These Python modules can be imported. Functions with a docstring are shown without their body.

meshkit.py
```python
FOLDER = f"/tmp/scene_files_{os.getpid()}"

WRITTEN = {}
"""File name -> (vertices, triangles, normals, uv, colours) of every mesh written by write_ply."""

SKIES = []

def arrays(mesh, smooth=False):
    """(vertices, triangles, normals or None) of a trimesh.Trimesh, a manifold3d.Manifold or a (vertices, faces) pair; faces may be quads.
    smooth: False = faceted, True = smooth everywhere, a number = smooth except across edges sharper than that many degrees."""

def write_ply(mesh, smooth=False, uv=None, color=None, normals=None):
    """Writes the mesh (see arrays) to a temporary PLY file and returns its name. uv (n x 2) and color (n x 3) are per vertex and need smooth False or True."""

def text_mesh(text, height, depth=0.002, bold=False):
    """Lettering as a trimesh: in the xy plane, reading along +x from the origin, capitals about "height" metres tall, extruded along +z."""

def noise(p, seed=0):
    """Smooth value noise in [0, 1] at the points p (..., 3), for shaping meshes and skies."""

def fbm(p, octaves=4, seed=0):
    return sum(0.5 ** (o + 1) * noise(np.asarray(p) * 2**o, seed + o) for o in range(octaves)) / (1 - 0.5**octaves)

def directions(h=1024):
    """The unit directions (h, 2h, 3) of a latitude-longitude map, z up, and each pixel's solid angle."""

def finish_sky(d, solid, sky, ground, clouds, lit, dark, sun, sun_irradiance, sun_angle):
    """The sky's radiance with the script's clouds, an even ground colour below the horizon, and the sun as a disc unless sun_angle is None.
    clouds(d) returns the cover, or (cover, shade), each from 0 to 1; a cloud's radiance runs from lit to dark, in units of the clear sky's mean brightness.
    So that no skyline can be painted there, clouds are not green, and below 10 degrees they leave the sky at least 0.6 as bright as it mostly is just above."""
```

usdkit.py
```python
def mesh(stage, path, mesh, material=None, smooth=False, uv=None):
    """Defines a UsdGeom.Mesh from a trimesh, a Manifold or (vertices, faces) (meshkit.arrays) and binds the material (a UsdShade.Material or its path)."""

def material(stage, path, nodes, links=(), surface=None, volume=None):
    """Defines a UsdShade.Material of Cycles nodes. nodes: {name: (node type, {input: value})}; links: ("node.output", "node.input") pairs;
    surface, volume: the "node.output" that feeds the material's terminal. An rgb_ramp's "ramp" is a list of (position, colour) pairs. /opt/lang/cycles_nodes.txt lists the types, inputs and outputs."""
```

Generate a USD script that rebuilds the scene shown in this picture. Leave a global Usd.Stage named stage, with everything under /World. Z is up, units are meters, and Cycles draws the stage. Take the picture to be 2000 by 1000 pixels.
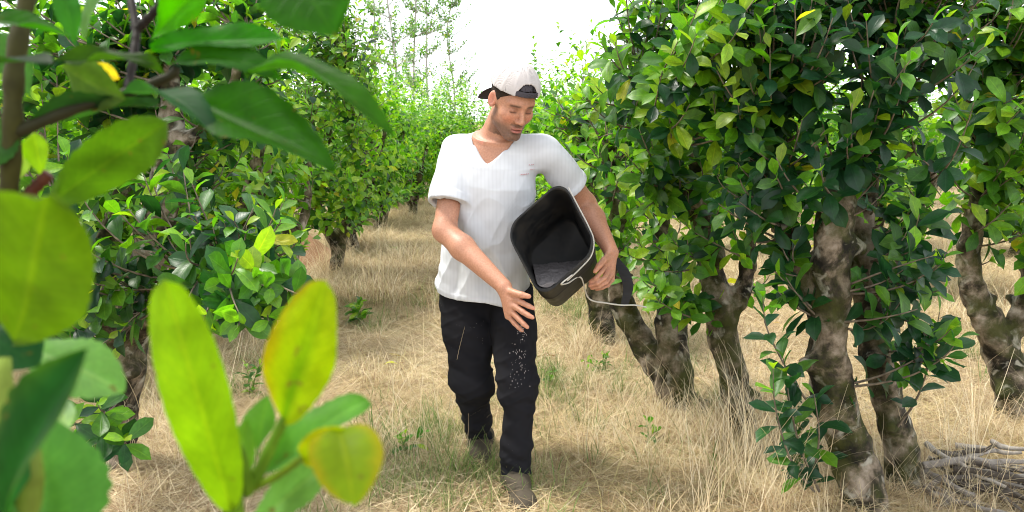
import math, random, numpy as np, trimesh, usdkit, meshkit
import manifold3d as m3
from pxr import Usd, UsdGeom, UsdLux, UsdShade, Gf, Sdf, Vt

stage = Usd.Stage.CreateInMemory()
UsdGeom.SetStageUpAxis(stage, UsdGeom.Tokens.z)
UsdGeom.SetStageMetersPerUnit(stage, 1.0)
UsdGeom.Xform.Define(stage, '/World')

# ------------------------------------------------------------------ camera, sky, sun, exposure
EYE = np.array([0.0, 0.0, 1.45])
FPX = 1540.0                       # focal length in pixels of a 2000 pixel wide picture
PITCH = math.radians(9.84)         # looking down
cam = UsdGeom.Camera.Define(stage, '/World/camera')
cam.AddTranslateOp().Set(Gf.Vec3d(*EYE))
cam.AddRotateXOp().Set(90.0 - math.degrees(PITCH))
cam.CreateHorizontalApertureAttr(36.0)
cam.CreateVerticalApertureAttr(18.0)
cam.CreateFocalLengthAttr(36.0 * FPX / 2000.0)
cam.CreateFStopAttr(8.0)
cam.CreateFocusDistanceAttr(2.9)
cam.CreateClippingRangeAttr(Gf.Vec2f(0.05, 2000.0))
cam.CreateExposureAttr(2.05)

TO_SUN = np.array([-0.44, 0.12, 0.88]); TO_SUN /= np.linalg.norm(TO_SUN)
SUN_EL = math.asin(TO_SUN[2]); SUN_ROT = math.atan2(TO_SUN[0], TO_SUN[1])
usdkit.material(stage, '/World/Looks/sky', {
    'tc': ('texture_coordinate', {}),
    'map': ('mapping', {'scale': (1.0, 1.0, 2.2)}),
    'n': ('noise_texture', {'scale': 2.3, 'detail': 5.0, 'roughness': 0.55}),
    'ramp': ('rgb_ramp', {'ramp': [(0.30, (0.80, 0.80, 0.80)), (0.62, (0.97, 0.97, 0.97))]}),
    'sky': ('sky_texture', {'sky_type': 'single_scattering', 'sun_disc': False, 'sun_elevation': SUN_EL, 'sun_rotation': SUN_ROT}),
    'mix': ('mix_color', {'b': (5.2, 5.3, 5.5)}),
    'bg': ('background_shader', {'strength': 0.10})},
    [('tc.generated', 'map.vector'), ('map.vector', 'n.vector'), ('n.fac', 'ramp.fac'), ('ramp.color', 'mix.fac'), ('sky.color', 'mix.a'), ('mix.result', 'bg.color')], surface='bg.background')
dome = UsdLux.DomeLight.Define(stage, '/World/sky')
UsdShade.MaterialBindingAPI.Apply(dome.GetPrim()).Bind(UsdShade.Material.Get(stage, '/World/Looks/sky'))
dome.GetPrim().SetCustomDataByKey('kind', 'structure')
sun = UsdLux.DistantLight.Define(stage, '/World/sun')
sun.CreateIntensityAttr(0.40)
sun.CreateAngleAttr(11.0)
sun.CreateNormalizeAttr(True)
sun.CreateColorAttr(Gf.Vec3f(1.0, 0.95, 0.86))
_z = TO_SUN; _x = np.cross([0, 0, 1.0], _z); _x /= np.linalg.norm(_x); _y = np.cross(_z, _x)
sun.AddTransformOp().Set(Gf.Matrix4d(*_x, 0, *_y, 0, *_z, 0, 0, 0, 6, 1))

# ------------------------------------------------------------------ helpers
RNG = np.random.default_rng(11)
FWD = np.array([0, math.cos(PITCH), -math.sin(PITCH)]); UPV = np.array([0, math.sin(PITCH), math.cos(PITCH)])

def ray(px, py):
    return np.array([(px - 1000) / FPX, 0, 0]) + UPV * ((500 - py) / FPX) + FWD

def at(px, py, Y):
    """the point at distance Y along the view that the photograph shows at px, py"""
    d = ray(px, py)
    return EYE + d * (Y / d[1])

def near(px, py, D):
    """like at(), measured along the line of sight, for things close to the lens"""
    d = ray(px, py)
    return EYE + d * D

def unit(v):
    v = np.asarray(v, float)
    return v / max(np.linalg.norm(v), 1e-12)

_used = {}
def path_for(name, parent=None):
    base = (str(parent.GetPath()) if parent is not None else '/World') + '/' + name
    k = _used.get(base, 0); _used[base] = k + 1
    return base if k == 0 else f'{base}_{k:03d}'

def tag(prim, label=None, cat=None, group=None, kind=None):
    prim = prim.GetPrim() if hasattr(prim, 'GetPrim') else prim
    for k, v in (('label', label), ('category', cat), ('group', group), ('kind', kind)):
        if v: prim.SetCustomDataByKey(k, v)
    return prim

def thing(name, label, cat, loc=(0, 0, 0), rz=0.0, group=None, scale=None):
    x = UsdGeom.Xform.Define(stage, path_for(name))
    x.AddTranslateOp().Set(Gf.Vec3d(*map(float, loc)))
    if rz: x.AddRotateZOp().Set(math.degrees(rz))
    if scale: x.AddScaleOp().Set(Gf.Vec3f(*([scale] * 3 if np.ndim(scale) == 0 else scale)))
    return tag(x, label, cat, group)

def dup(src, loc, rz, label, scale=1.0):
    was = src.GetCustomData()
    r = thing(src.GetName().rstrip('0123456789').rstrip('_'), label, was['category'], loc, rz, was.get('group'), scale)
    r.GetReferences().AddInternalReference(src.GetPath()); r.SetInstanceable(True)
    return r

def part(name, mesh, mat, parent=None, smooth=True, col=None, uv=None, origin=None, label=None, kind=None):
    """one Mesh prim under parent; world vertices are moved into the parent's frame by origin"""
    v, f = (mesh.vertices, mesh.faces) if hasattr(mesh, 'vertices') else mesh
    v = np.asarray(v, float)
    if origin is not None: v = v - np.asarray(origin)
    m = usdkit.mesh(stage, path_for(name, parent), (v, f), '/World/Looks/' + mat, smooth, uv)
    if col is not None:
        c = np.asarray(col, np.float32)
        UsdGeom.PrimvarsAPI(m).CreatePrimvar('Col', Sdf.ValueTypeNames.Color3fArray, 'vertex').Set(Vt.Vec3fArray.FromNumpy(c))
    m.CreateDoubleSidedAttr(True)
    return tag(m, label=label, kind=kind)

def fuse(meshes):
    vs, fs, n = [], [], 0
    for v, f in meshes:
        f = np.asarray(f)
        if f.shape[1] == 4: f = np.vstack([f[:, [0, 1, 2]], f[:, [0, 2, 3]]])
        vs.append(np.asarray(v)); fs.append(f + n); n += len(v)
    return np.vstack(vs), np.vstack(fs)

def spline(pts, n):
    """Catmull-Rom through pts (any columns), n samples"""
    p = np.asarray(pts, float)
    if len(p) == 2: return p[0] + (p[1] - p[0]) * np.linspace(0, 1, n)[:, None]
    q = np.vstack([2 * p[0] - p[1], p, 2 * p[-1] - p[-2]])
    t = np.linspace(0, len(p) - 1 - 1e-9, n); i = t.astype(int); t = (t - i)[:, None]
    a, b, c, d = q[i], q[i + 1], q[i + 2], q[i + 3]
    return 0.5 * (2 * b + (c - a) * t + (2 * a - 5 * b + 4 * c - d) * t**2 + (3 * b - a - 3 * c + d) * t**3)

def tube(path, radii, sides=6, cap=True):
    path = np.asarray(path, float); n = len(path)
    radii = np.broadcast_to(radii, n)
    T = np.gradient(path, axis=0); T /= np.maximum(np.linalg.norm(T, axis=1, keepdims=True), 1e-9)
    ref = np.array([0.31, 0.77, 0.55]) if abs(T[0] @ [0.31, 0.77, 0.55]) < 0.9 else np.array([1.0, 0, 0])
    A = np.cross(T, ref); A /= np.maximum(np.linalg.norm(A, axis=1, keepdims=True), 1e-9); B = np.cross(T, A)
    th = np.arange(sides) / sides * 2 * np.pi
    v = (path[:, None] + radii[:, None, None] * (np.cos(th)[None, :, None] * A[:, None] + np.sin(th)[None, :, None] * B[:, None])).reshape(-1, 3)
    i = np.arange(n - 1)[:, None] * sides; j = np.arange(sides)[None]; k = (j + 1) % sides
    q = np.stack([i + j, i + sides + j, i + sides + k, i + k], -1).reshape(-1, 4)
    f = np.vstack([q[:, [0, 1, 2]], q[:, [0, 2, 3]]])
    if cap:
        v = np.vstack([v, path[0], path[-1]]); m = n * sides; j = np.arange(sides); k = (j + 1) % sides
        f = np.vstack([f, np.stack([np.full(sides, m), j, k], 1), np.stack([np.full(sides, m + 1), (n - 1) * sides + k, (n - 1) * sides + j], 1)])
    return v, f

# signed distances, for bodies, clothes and trunks
def rcone(p, a, b, ra, rb):
    ba = b - a; t = np.clip(((p - a) @ ba) / max(ba @ ba, 1e-12), 0, 1)
    return np.linalg.norm(p - a - t[:, None] * ba, axis=1) - (ra + (rb - ra) * t)

def ell(p, c, r):
    q = p - c; r = np.asarray(r, float)
    k0 = np.linalg.norm(q / r, axis=1); k1 = np.linalg.norm(q / r**2, axis=1)
    return k0 * (k0 - 1) / np.maximum(k1, 1e-9)

def smin(a, b, k):
    h = np.clip(0.5 + 0.5 * (b - a) / k, 0, 1)
    return b + (a - b) * h - k * h * (1 - h)

def smax(a, b, k): return -smin(-a, -b, k)

def chain(p, pts, radii, k=0.02):
    d = None
    for i in range(len(pts) - 1):
        e = rcone(p, pts[i], pts[i + 1], radii[i], radii[i + 1])
        d = e if d is None else smin(d, e, k)
    return d

def polygonize(f, lo, hi, h, slack=0.012, B=8):
    """surface nets over the blocks of a grid that the surface can cross: a closed mesh of f = 0"""
    lo = np.asarray(lo, float); nb = np.ceil((np.asarray(hi) - lo) / (h * B)).astype(int)
    g = np.stack(np.meshgrid(*[np.arange(n) for n in nb], indexing='ij'), -1).reshape(-1, 3)
    act = g[np.abs(f(lo + (g + 0.5) * B * h)) < B * h * 0.87 + slack]
    o = np.stack(np.meshgrid(*[np.arange(B + 1)] * 3, indexing='ij'), -1).reshape(-1, 3)
    V = np.concatenate([f(lo + ((act[s:s + 300, None] * B + o[None]).reshape(-1, 3)) * h) for s in range(0, len(act), 300)]).astype(np.float32).reshape(-1, B + 1, B + 1, B + 1)
    S = V < 0
    corner = list(np.ndindex(2, 2, 2))
    c = sum(S[:, x:B + x, y:B + y, z:B + z].astype(np.int8) for x, y, z in corner)
    w = np.argwhere((c > 0) & (c < 8)); k, loc = w[:, 0], w[:, 1:]
    cells = act[k] * B + loc; dim = nb * B + 2
    key = lambda q: (q[:, 0] * dim[1] + q[:, 1]) * dim[2] + q[:, 2]
    ids = key(cells); order = np.argsort(ids); ids, cells, k, loc = ids[order], cells[order], k[order], loc[order]
    val = np.stack([V[k, loc[:, 0] + x, loc[:, 1] + y, loc[:, 2] + z] for x, y, z in corner], 1); cr = np.array(corner)
    acc = np.zeros((len(cells), 3)); cnt = np.zeros(len(cells))
    for i in range(8):
        for j in range(i + 1, 8):
            if np.abs(cr[i] - cr[j]).sum() != 1: continue
            a, b = val[:, i], val[:, j]; x = (a < 0) != (b < 0)
            t = np.where(x, a / np.where(x, a - b, 1), 0)
            acc += np.where(x[:, None], cr[i] + t[:, None] * (cr[j] - cr[i]), 0); cnt += x
    v = lo + (cells + acc / cnt[:, None]) * h
    quads = []
    for ax in range(3):
        n1 = [slice(0, B)] * 3; n1[ax] = slice(1, B + 1)
        a, b = S[:, :B, :B, :B], S[:, n1[0], n1[1], n1[2]]
        u, q_ = np.eye(3, dtype=int)[(ax + 1) % 3], np.eye(3, dtype=int)[(ax + 2) % 3]
        for sel, flip in (((a & ~b), False), ((~a & b), True)):
            e = np.argwhere(sel); e = act[e[:, 0]] * B + e[:, 1:]
            num, ok = [], np.ones(len(e), bool)
            for d in (u + q_, q_, 0 * u, u):
                kk = key(e - d); at_ = np.minimum(np.searchsorted(ids, kk), len(ids) - 1); ok &= ids[at_] == kk; num.append(at_)
            q = np.stack(num, 1)[ok]
            quads.append(q[:, ::-1] if flip else q)
    q = np.vstack(quads)
    return v, np.vstack([q[:, [0, 1, 2]], q[:, [0, 2, 3]]])

def gz(x, y):
    """height of the ground"""
    x, y = np.asarray(x, float), np.asarray(y, float)
    p = np.stack([x * 0.55, y * 0.55, np.zeros_like(x)], -1)
    return 0.07 * (meshkit.fbm(p, 3, 5) - 0.5) * np.clip((np.hypot(x, y - 3.1) - 0.5) / 1.5, 0, 1)

def ground_at(px, py):
    d = ray(px, py); p = EYE + d * (-EYE[2] / d[2])
    return np.array([p[0], p[1], float(gz(p[0], p[1]))])
# ------------------------------------------------------------------ materials
def mat(name, nodes, links, surface='p.BSDF'):
    usdkit.material(stage, '/World/Looks/' + name, nodes, links, surface=surface)

def leaf_material(name, veins, trans=0.42, spec=0.40, close=False):
    n = {'c': ('attribute', {'attribute': 'Col'}), 'uv': ('uvmap', {'attribute': 'st'}), 'xy': ('separate_xyz', {}),
         'pos': ('geometry', {}), 'nz': ('noise_texture', {'scale': 55.0, 'detail': 3.0}),
         'nr': ('rgb_ramp', {'ramp': [(0.3, (0.80, 0.80, 0.80)), (0.7, (1.18, 1.18, 1.12))]}),
         'cn': ('mix_color', {'blend_type': 'multiply', 'fac': 1.0, 'use_clamp': False}),
         'au': ('math', {'math_type': 'subtract', 'value2': 0.5}), 'ab': ('math', {'math_type': 'absolute'}),
         'rib': ('map_range', {'range_type': 'smoothstep', 'from_min': 0.012, 'from_max': 0.045, 'to_min': 1.0, 'to_max': 0.0, 'clamp': True}),
         'v9': ('math', {'math_type': 'multiply', 'value2': 8.5}), 'a3': ('math', {'math_type': 'multiply', 'value2': 4.2}),
         'sv': ('math', {'math_type': 'subtract'}), 'fr': ('math', {'math_type': 'pingpong', 'value2': 0.5}),
         'side': ('map_range', {'range_type': 'smoothstep', 'from_min': 0.02, 'from_max': 0.09, 'to_min': 0.5, 'to_max': 0.0, 'clamp': True}),
         'mx': ('math', {'math_type': 'maximum'}), 'vs': ('math', {'math_type': 'multiply', 'value2': veins}),
         'lit': ('mix_color', {'blend_type': 'multiply', 'fac': 1.0, 'b': (2.3, 1.7, 2.0), 'use_clamp': False}),
         'col': ('mix_color', {}), 'bump': ('bump', {'strength': 0.35, 'distance': 0.0012}),
         'tc': ('mix_color', {'blend_type': 'multiply', 'fac': 1.0, 'b': (1.9, 2.3, 0.5), 'use_clamp': False}),
         'p': ('principled_bsdf', {'roughness': 0.38 if spec > 0.2 else 0.5, 'specular_ior_level': spec}), 't': ('translucent_bsdf', {}),
         'm': ('mix_closure', {'fac': trans})}
    l = [('uv.UV', 'xy.vector'), ('xy.x', 'au.value1'), ('au.value', 'ab.value1'), ('ab.value', 'rib.value'), ('xy.y', 'v9.value1'), ('ab.value', 'a3.value1'),
         ('v9.value', 'sv.value1'), ('a3.value', 'sv.value2'), ('sv.value', 'fr.value1'), ('fr.value', 'side.value'), ('rib.result', 'mx.value1'), ('side.result', 'mx.value2'), ('mx.value', 'vs.value1'),
         ('pos.position', 'nz.vector'), ('nz.fac', 'nr.fac'), ('c.color', 'cn.a'), ('nr.color', 'cn.b'), ('cn.result', 'lit.a'),
         ('vs.value', 'col.fac'), ('cn.result', 'col.a'), ('lit.result', 'col.b'), ('col.result', 'p.base_color'), ('col.result', 'tc.a'), ('tc.result', 't.color'),
         ('mx.value', 'bump.height'), ('bump.normal', 'p.normal'), ('p.BSDF', 'm.closure1'), ('t.BSDF', 'm.closure2')]
    if close:
        n |= {'um': ('mapping', {'scale': (9.0, 20.0, 1.0)}), 'vo': ('voronoi_texture', {'feature': 'distance_to_edge', 'scale': 1.6}), 'vr': ('rgb_ramp', {'ramp': [(0.0, (1.35, 1.3, 1.2)), (0.09, (1, 1, 1)), (0.5, (0.88, 0.9, 0.88))]}), 'vm': ('mix_color', {'blend_type': 'multiply', 'fac': 0.5, 'use_clamp': False}),
              'sn': ('noise_texture', {'scale': 120.0, 'detail': 2.0}), 'sr': ('rgb_ramp', {'ramp': [(0.70, (0, 0, 0)), (0.75, (0.7, 0.7, 0.7))]}), 'sm': ('mix_color', {'b': (0.09, 0.055, 0.015)})}
        l = [x for x in l if x not in (('col.result', 'p.base_color'), ('col.result', 'tc.a'))] + [('uv.UV', 'um.vector'), ('um.vector', 'vo.vector'), ('vo.distance', 'vr.fac'), ('col.result', 'vm.a'), ('vr.color', 'vm.b'), ('pos.position', 'sn.vector'), ('sn.fac', 'sr.fac'), ('vm.result', 'sm.a'), ('sr.color', 'sm.fac'), ('sm.result', 'p.base_color'), ('sm.result', 'tc.a')]
    mat(name, n, l, 'm.closure')

leaf_material('leaf_close', 0.27, 0.5, 0.09, True)
leaf_material('leaf', 0.4)
mat('leaf_far', {'c': ('attribute', {'attribute': 'Col'}), 'tc': ('mix_color', {'blend_type': 'multiply', 'fac': 1.0, 'b': (1.9, 2.3, 0.5), 'use_clamp': False}),
                 'p': ('principled_bsdf', {'roughness': 0.45, 'specular_ior_level': 0.4}), 't': ('translucent_bsdf', {}), 'm': ('mix_closure', {'fac': 0.42})},
    [('c.color', 'p.base_color'), ('c.color', 'tc.a'), ('tc.result', 't.color'), ('p.BSDF', 'm.closure1'), ('t.BSDF', 'm.closure2')], 'm.closure')
mat('twig', {'pos': ('geometry', {}), 'n': ('noise_texture', {'scale': 40.0, 'detail': 4.0}), 'r': ('rgb_ramp', {'ramp': [(0.3, (0.06, 0.045, 0.03)), (0.7, (0.19, 0.15, 0.10))]}),
             'p': ('principled_bsdf', {'roughness': 0.8}), 'b': ('bump', {'strength': 0.5, 'distance': 0.002})},
    [('pos.position', 'n.vector'), ('n.fac', 'r.fac'), ('r.color', 'p.base_color'), ('n.fac', 'b.height'), ('b.normal', 'p.normal')])
mat('green_stem', {'c': ('attribute', {'attribute': 'Col'}), 'pos': ('geometry', {}), 'n': ('noise_texture', {'scale': 90.0, 'detail': 4.0}),
                   'r': ('rgb_ramp', {'ramp': [(0.3, (0.7, 0.65, 0.6)), (0.7, (1.15, 1.15, 1.1))]}), 'mm': ('mix_color', {'blend_type': 'multiply', 'fac': 1.0, 'use_clamp': False}),
                   'p': ('principled_bsdf', {'roughness': 0.6, 'specular_ior_level': 0.12})},
    [('pos.position', 'n.vector'), ('n.fac', 'r.fac'), ('c.color', 'mm.a'), ('r.color', 'mm.b'), ('mm.result', 'p.base_color')])
# bark: grey-brown wood, black algae, pale lichen plates, some yellow-green moss
mat('bark', {'pos': ('geometry', {}), 'mp': ('mapping', {'scale': (1.0, 1.0, 0.85)}),
             'n1': ('noise_texture', {'scale': 10.0, 'detail': 8.0, 'roughness': 0.60, 'distortion': 0.25}), 'r1': ('rgb_ramp', {'ramp': [(0.40, (0.009, 0.008, 0.005)), (0.48, (0.040, 0.032, 0.021)), (0.55, (0.15, 0.118, 0.082)), (0.68, (0.33, 0.275, 0.215))]}),
             'n2': ('noise_texture', {'scale': 16.0, 'detail': 3.0, 'distortion': 0.7}), 'r2': ('rgb_ramp', {'ramp': [(0.57, (0, 0, 0)), (0.68, (0.85, 0.85, 0.85))]}),
             'n3': ('noise_texture', {'scale': 5.5, 'detail': 6.0, 'roughness': 0.7}), 'r3': ('rgb_ramp', {'ramp': [(0.44, (0, 0, 0)), (0.60, (0.85, 0.85, 0.85))]}),
             'm1': ('mix_color', {'b': (0.32, 0.30, 0.24)}), 'm2': ('mix_color', {'b': (0.045, 0.050, 0.010)}),
             'n4': ('noise_texture', {'scale': 60.0, 'detail': 5.0, 'roughness': 0.65}), 'ad': ('math', {'math_type': 'multiply_add', 'value2': 0.35}),
             'b': ('bump', {'strength': 0.9, 'distance': 0.012}), 'p': ('principled_bsdf', {'roughness': 0.9, 'specular_ior_level': 0.2})},
    [('pos.position', 'mp.vector'), ('mp.vector', 'n1.vector'), ('n1.fac', 'r1.fac'), ('pos.position', 'n2.vector'), ('n2.fac', 'r2.fac'), ('pos.position', 'n3.vector'), ('n3.fac', 'r3.fac'),
     ('r1.color', 'm1.a'), ('r2.color', 'm1.fac'), ('m1.result', 'm2.a'), ('r3.color', 'm2.fac'), ('m2.result', 'p.base_color'),
     ('pos.position', 'n4.vector'), ('n4.fac', 'ad.value1'), ('n1.fac', 'ad.value3'), ('ad.value', 'b.height'), ('b.normal', 'p.normal')])
mat('pale_bark', {'pos': ('geometry', {}), 'n1': ('noise_texture', {'scale': 9.0, 'detail': 6.0, 'roughness': 0.6}), 'r1': ('rgb_ramp', {'ramp': [(0.35, (0.20, 0.19, 0.17)), (0.5, (0.36, 0.35, 0.32)), (0.68, (0.5, 0.49, 0.46))]}),
                  'b': ('bump', {'strength': 0.8, 'distance': 0.01}), 'p': ('principled_bsdf', {'roughness': 0.9, 'specular_ior_level': 0.2})},
    [('pos.position', 'n1.vector'), ('n1.fac', 'r1.fac'), ('r1.color', 'p.base_color'), ('n1.fac', 'b.height'), ('b.normal', 'p.normal')])
mat('straw', {'c': ('attribute', {'attribute': 'Col'}), 'p': ('principled_bsdf', {'roughness': 0.65, 'specular_ior_level': 0.3}), 't': ('translucent_bsdf', {}), 'm': ('mix_closure', {'fac': 0.25})},
    [('c.color', 'p.base_color'), ('c.color', 't.color'), ('p.BSDF', 'm.closure1'), ('t.BSDF', 'm.closure2')], 'm.closure')
mat('soil', {'pos': ('geometry', {}), 'n1': ('noise_texture', {'scale': 1.6, 'detail': 6.0, 'roughness': 0.6}), 'r1': ('rgb_ramp', {'ramp': [(0.35, (0.17, 0.12, 0.075)), (0.55, (0.32, 0.245, 0.16)), (0.7, (0.46, 0.375, 0.26))]}),
             'n2': ('noise_texture', {'scale': 45.0, 'detail': 6.0, 'roughness': 0.7, 'distortion': 1.5}), 'r2': ('rgb_ramp', {'ramp': [(0.35, (0.45, 0.42, 0.36)), (0.6, (1.15, 1.12, 1.05))]}),
             'mm': ('mix_color', {'blend_type': 'multiply', 'fac': 1.0, 'use_clamp': False}), 'b': ('bump', {'strength': 0.8, 'distance': 0.02}), 'p': ('principled_bsdf', {'roughness': 0.95, 'specular_ior_level': 0.1})},
    [('pos.position', 'n1.vector'), ('n1.fac', 'r1.fac'), ('pos.position', 'n2.vector'), ('n2.fac', 'r2.fac'), ('r1.color', 'mm.a'), ('r2.color', 'mm.b'), ('mm.result', 'p.base_color'), ('n2.fac', 'b.height'), ('b.normal', 'p.normal')])
mat('skin', {'c': ('attribute', {'attribute': 'Col'}), 'pos': ('geometry', {}), 'n': ('noise_texture', {'scale': 160.0, 'detail': 3.0}), 'r': ('rgb_ramp', {'ramp': [(0.3, (0.86, 0.84, 0.82)), (0.7, (1.1, 1.1, 1.1))]}),
             'mm': ('mix_color', {'blend_type': 'multiply', 'fac': 1.0, 'use_clamp': False}), 'b': ('bump', {'strength': 0.2, 'distance': 0.001}),
             'p': ('principled_bsdf', {'roughness': 0.5, 'specular_ior_level': 0.4, 'subsurface_weight': 0.12, 'subsurface_scale': 0.006, 'subsurface_radius': (1.0, 0.35, 0.2)})},
    [('c.color', 'mm.a'), ('pos.position', 'n.vector'), ('n.fac', 'r.fac'), ('r.color', 'mm.b'), ('mm.result', 'p.base_color'), ('n.fac', 'b.height'), ('b.normal', 'p.normal')])

def cloth(name, c, rough, weave, bump=0.4, specks=None, rib=None):
    n = {'pos': ('geometry', {}), 'n': ('noise_texture', {'scale': weave, 'detail': 4.0, 'roughness': 0.7}), 'n2': ('noise_texture', {'scale': 9.0, 'detail': 4.0}),
         'r': ('rgb_ramp', {'ramp': [(0.3, tuple(x * 0.86 for x in c)), (0.7, c)]}), 'b': ('bump', {'strength': bump, 'distance': 0.0025}), 'p': ('principled_bsdf', {'roughness': rough, 'specular_ior_level': 0.12, 'sheen_weight': 0.0})}
    l = [('pos.position', 'n.vector'), ('pos.position', 'n2.vector'), ('n2.fac', 'r.fac'), ('n.fac', 'b.height'), ('b.normal', 'p.normal')]
    if rib:
        n |= {'w': ('wave_texture', {'wave_type': 'bands', 'bands_direction': 'x', 'scale': rib[0], 'distortion': 1.6, 'detail': 1.0, 'detail_scale': 0.6}), 'wr': ('rgb_ramp', {'ramp': [(0.0, (rib[1],) * 3), (0.6, (1, 1, 1))]}), 'wm': ('mix_color', {'blend_type': 'multiply', 'fac': 1.0})}
        l += [('pos.position', 'w.vector'), ('w.fac', 'wr.fac'), ('r.color', 'wm.a'), ('wr.color', 'wm.b'), ('wm.result', 'p.base_color')]
    elif specks:
        n |= {'v': ('voronoi_texture', {'scale': 60.0}), 'vr': ('rgb_ramp', {'ramp': [(0.05, (1, 1, 1)), (0.09, (0, 0, 0))]}), 'n3': ('noise_texture', {'scale': 7.0, 'detail': 2.0}), 'n3r': ('rgb_ramp', {'ramp': [(0.56, (0, 0, 0)), (0.66, (0.6, 0.6, 0.6))]}),
              'mu': ('mix_color', {'blend_type': 'multiply', 'fac': 1.0}), 'mx': ('mix_color', {'b': specks})}
        l += [('pos.position', 'v.vector'), ('v.distance', 'vr.fac'), ('pos.position', 'n3.vector'), ('n3.fac', 'n3r.fac'), ('vr.color', 'mu.a'), ('n3r.color', 'mu.b'), ('mu.result', 'mx.fac'), ('r.color', 'mx.a'), ('mx.result', 'p.base_color')]
    else:
        l += [('r.color', 'p.base_color')]
    mat(name, n, l)

cloth('white_cotton', (0.55, 0.57, 0.60), 0.9, 420.0, 0.25, rib=(22.0, 0.955))
cloth('cap_cotton', (0.46, 0.43, 0.42), 0.9, 500.0, 0.3)
cloth('dark_cloth', (0.055, 0.05, 0.058), 0.9, 500.0, 0.3)
cloth('black_cotton', (0.0105, 0.0105, 0.0125), 0.95, 380.0, 0.4, specks=(0.45, 0.42, 0.38))
cloth('boot_leather', (0.075, 0.062, 0.045), 0.8, 120.0, 0.6)
cloth('hair', (0.03, 0.02, 0.014), 0.7, 700.0, 0.8)
cloth('red_print', (0.5, 0.16, 0.17), 0.8, 200.0, 0.1)
cloth('rope', (0.62, 0.60, 0.54), 0.9, 600.0, 0.8)
cloth('grain', (0.30, 0.27, 0.265), 0.9, 300.0, 0.9)
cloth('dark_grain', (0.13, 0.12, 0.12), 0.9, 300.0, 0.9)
cloth('black_strap', (0.03, 0.03, 0.032), 0.6, 500.0, 0.5)
mat('black_plastic', {'pos': ('geometry', {}), 'n': ('noise_texture', {'scale': 14.0, 'detail': 7.0, 'roughness': 0.7}), 'r': ('rgb_ramp', {'ramp': [(0.42, (0.006, 0.0065, 0.007)), (0.8, (0.03, 0.027, 0.022))]}),
                      'rr': ('rgb_ramp', {'ramp': [(0.3, (0.38, 0.38, 0.38)), (0.7, (0.62, 0.62, 0.62))]}), 'b': ('bump', {'strength': 0.15, 'distance': 0.002}), 'p': ('principled_bsdf', {'specular_ior_level': 0.25})},
    [('pos.position', 'n.vector'), ('n.fac', 'r.fac'), ('n.fac', 'rr.fac'), ('r.color', 'p.base_color'), ('rr.color', 'p.roughness'), ('n.fac', 'b.height'), ('b.normal', 'p.normal')])
mat('dead_wood', {'c': ('attribute', {'attribute': 'Col'}), 'pos': ('geometry', {}), 'n': ('noise_texture', {'scale': 30.0, 'detail': 6.0, 'roughness': 0.7}), 'r': ('rgb_ramp', {'ramp': [(0.3, (0.45, 0.43, 0.4)), (0.65, (1.1, 1.1, 1.1))]}),
                  'mm': ('mix_color', {'blend_type': 'multiply', 'fac': 1.0, 'use_clamp': False}), 'b': ('bump', {'strength': 0.6, 'distance': 0.004}), 'p': ('principled_bsdf', {'roughness': 0.9, 'specular_ior_level': 0.2})},
    [('c.color', 'mm.a'), ('pos.position', 'n.vector'), ('n.fac', 'r.fac'), ('r.color', 'mm.b'), ('mm.result', 'p.base_color'), ('n.fac', 'b.height'), ('b.normal', 'p.normal')])
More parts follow.
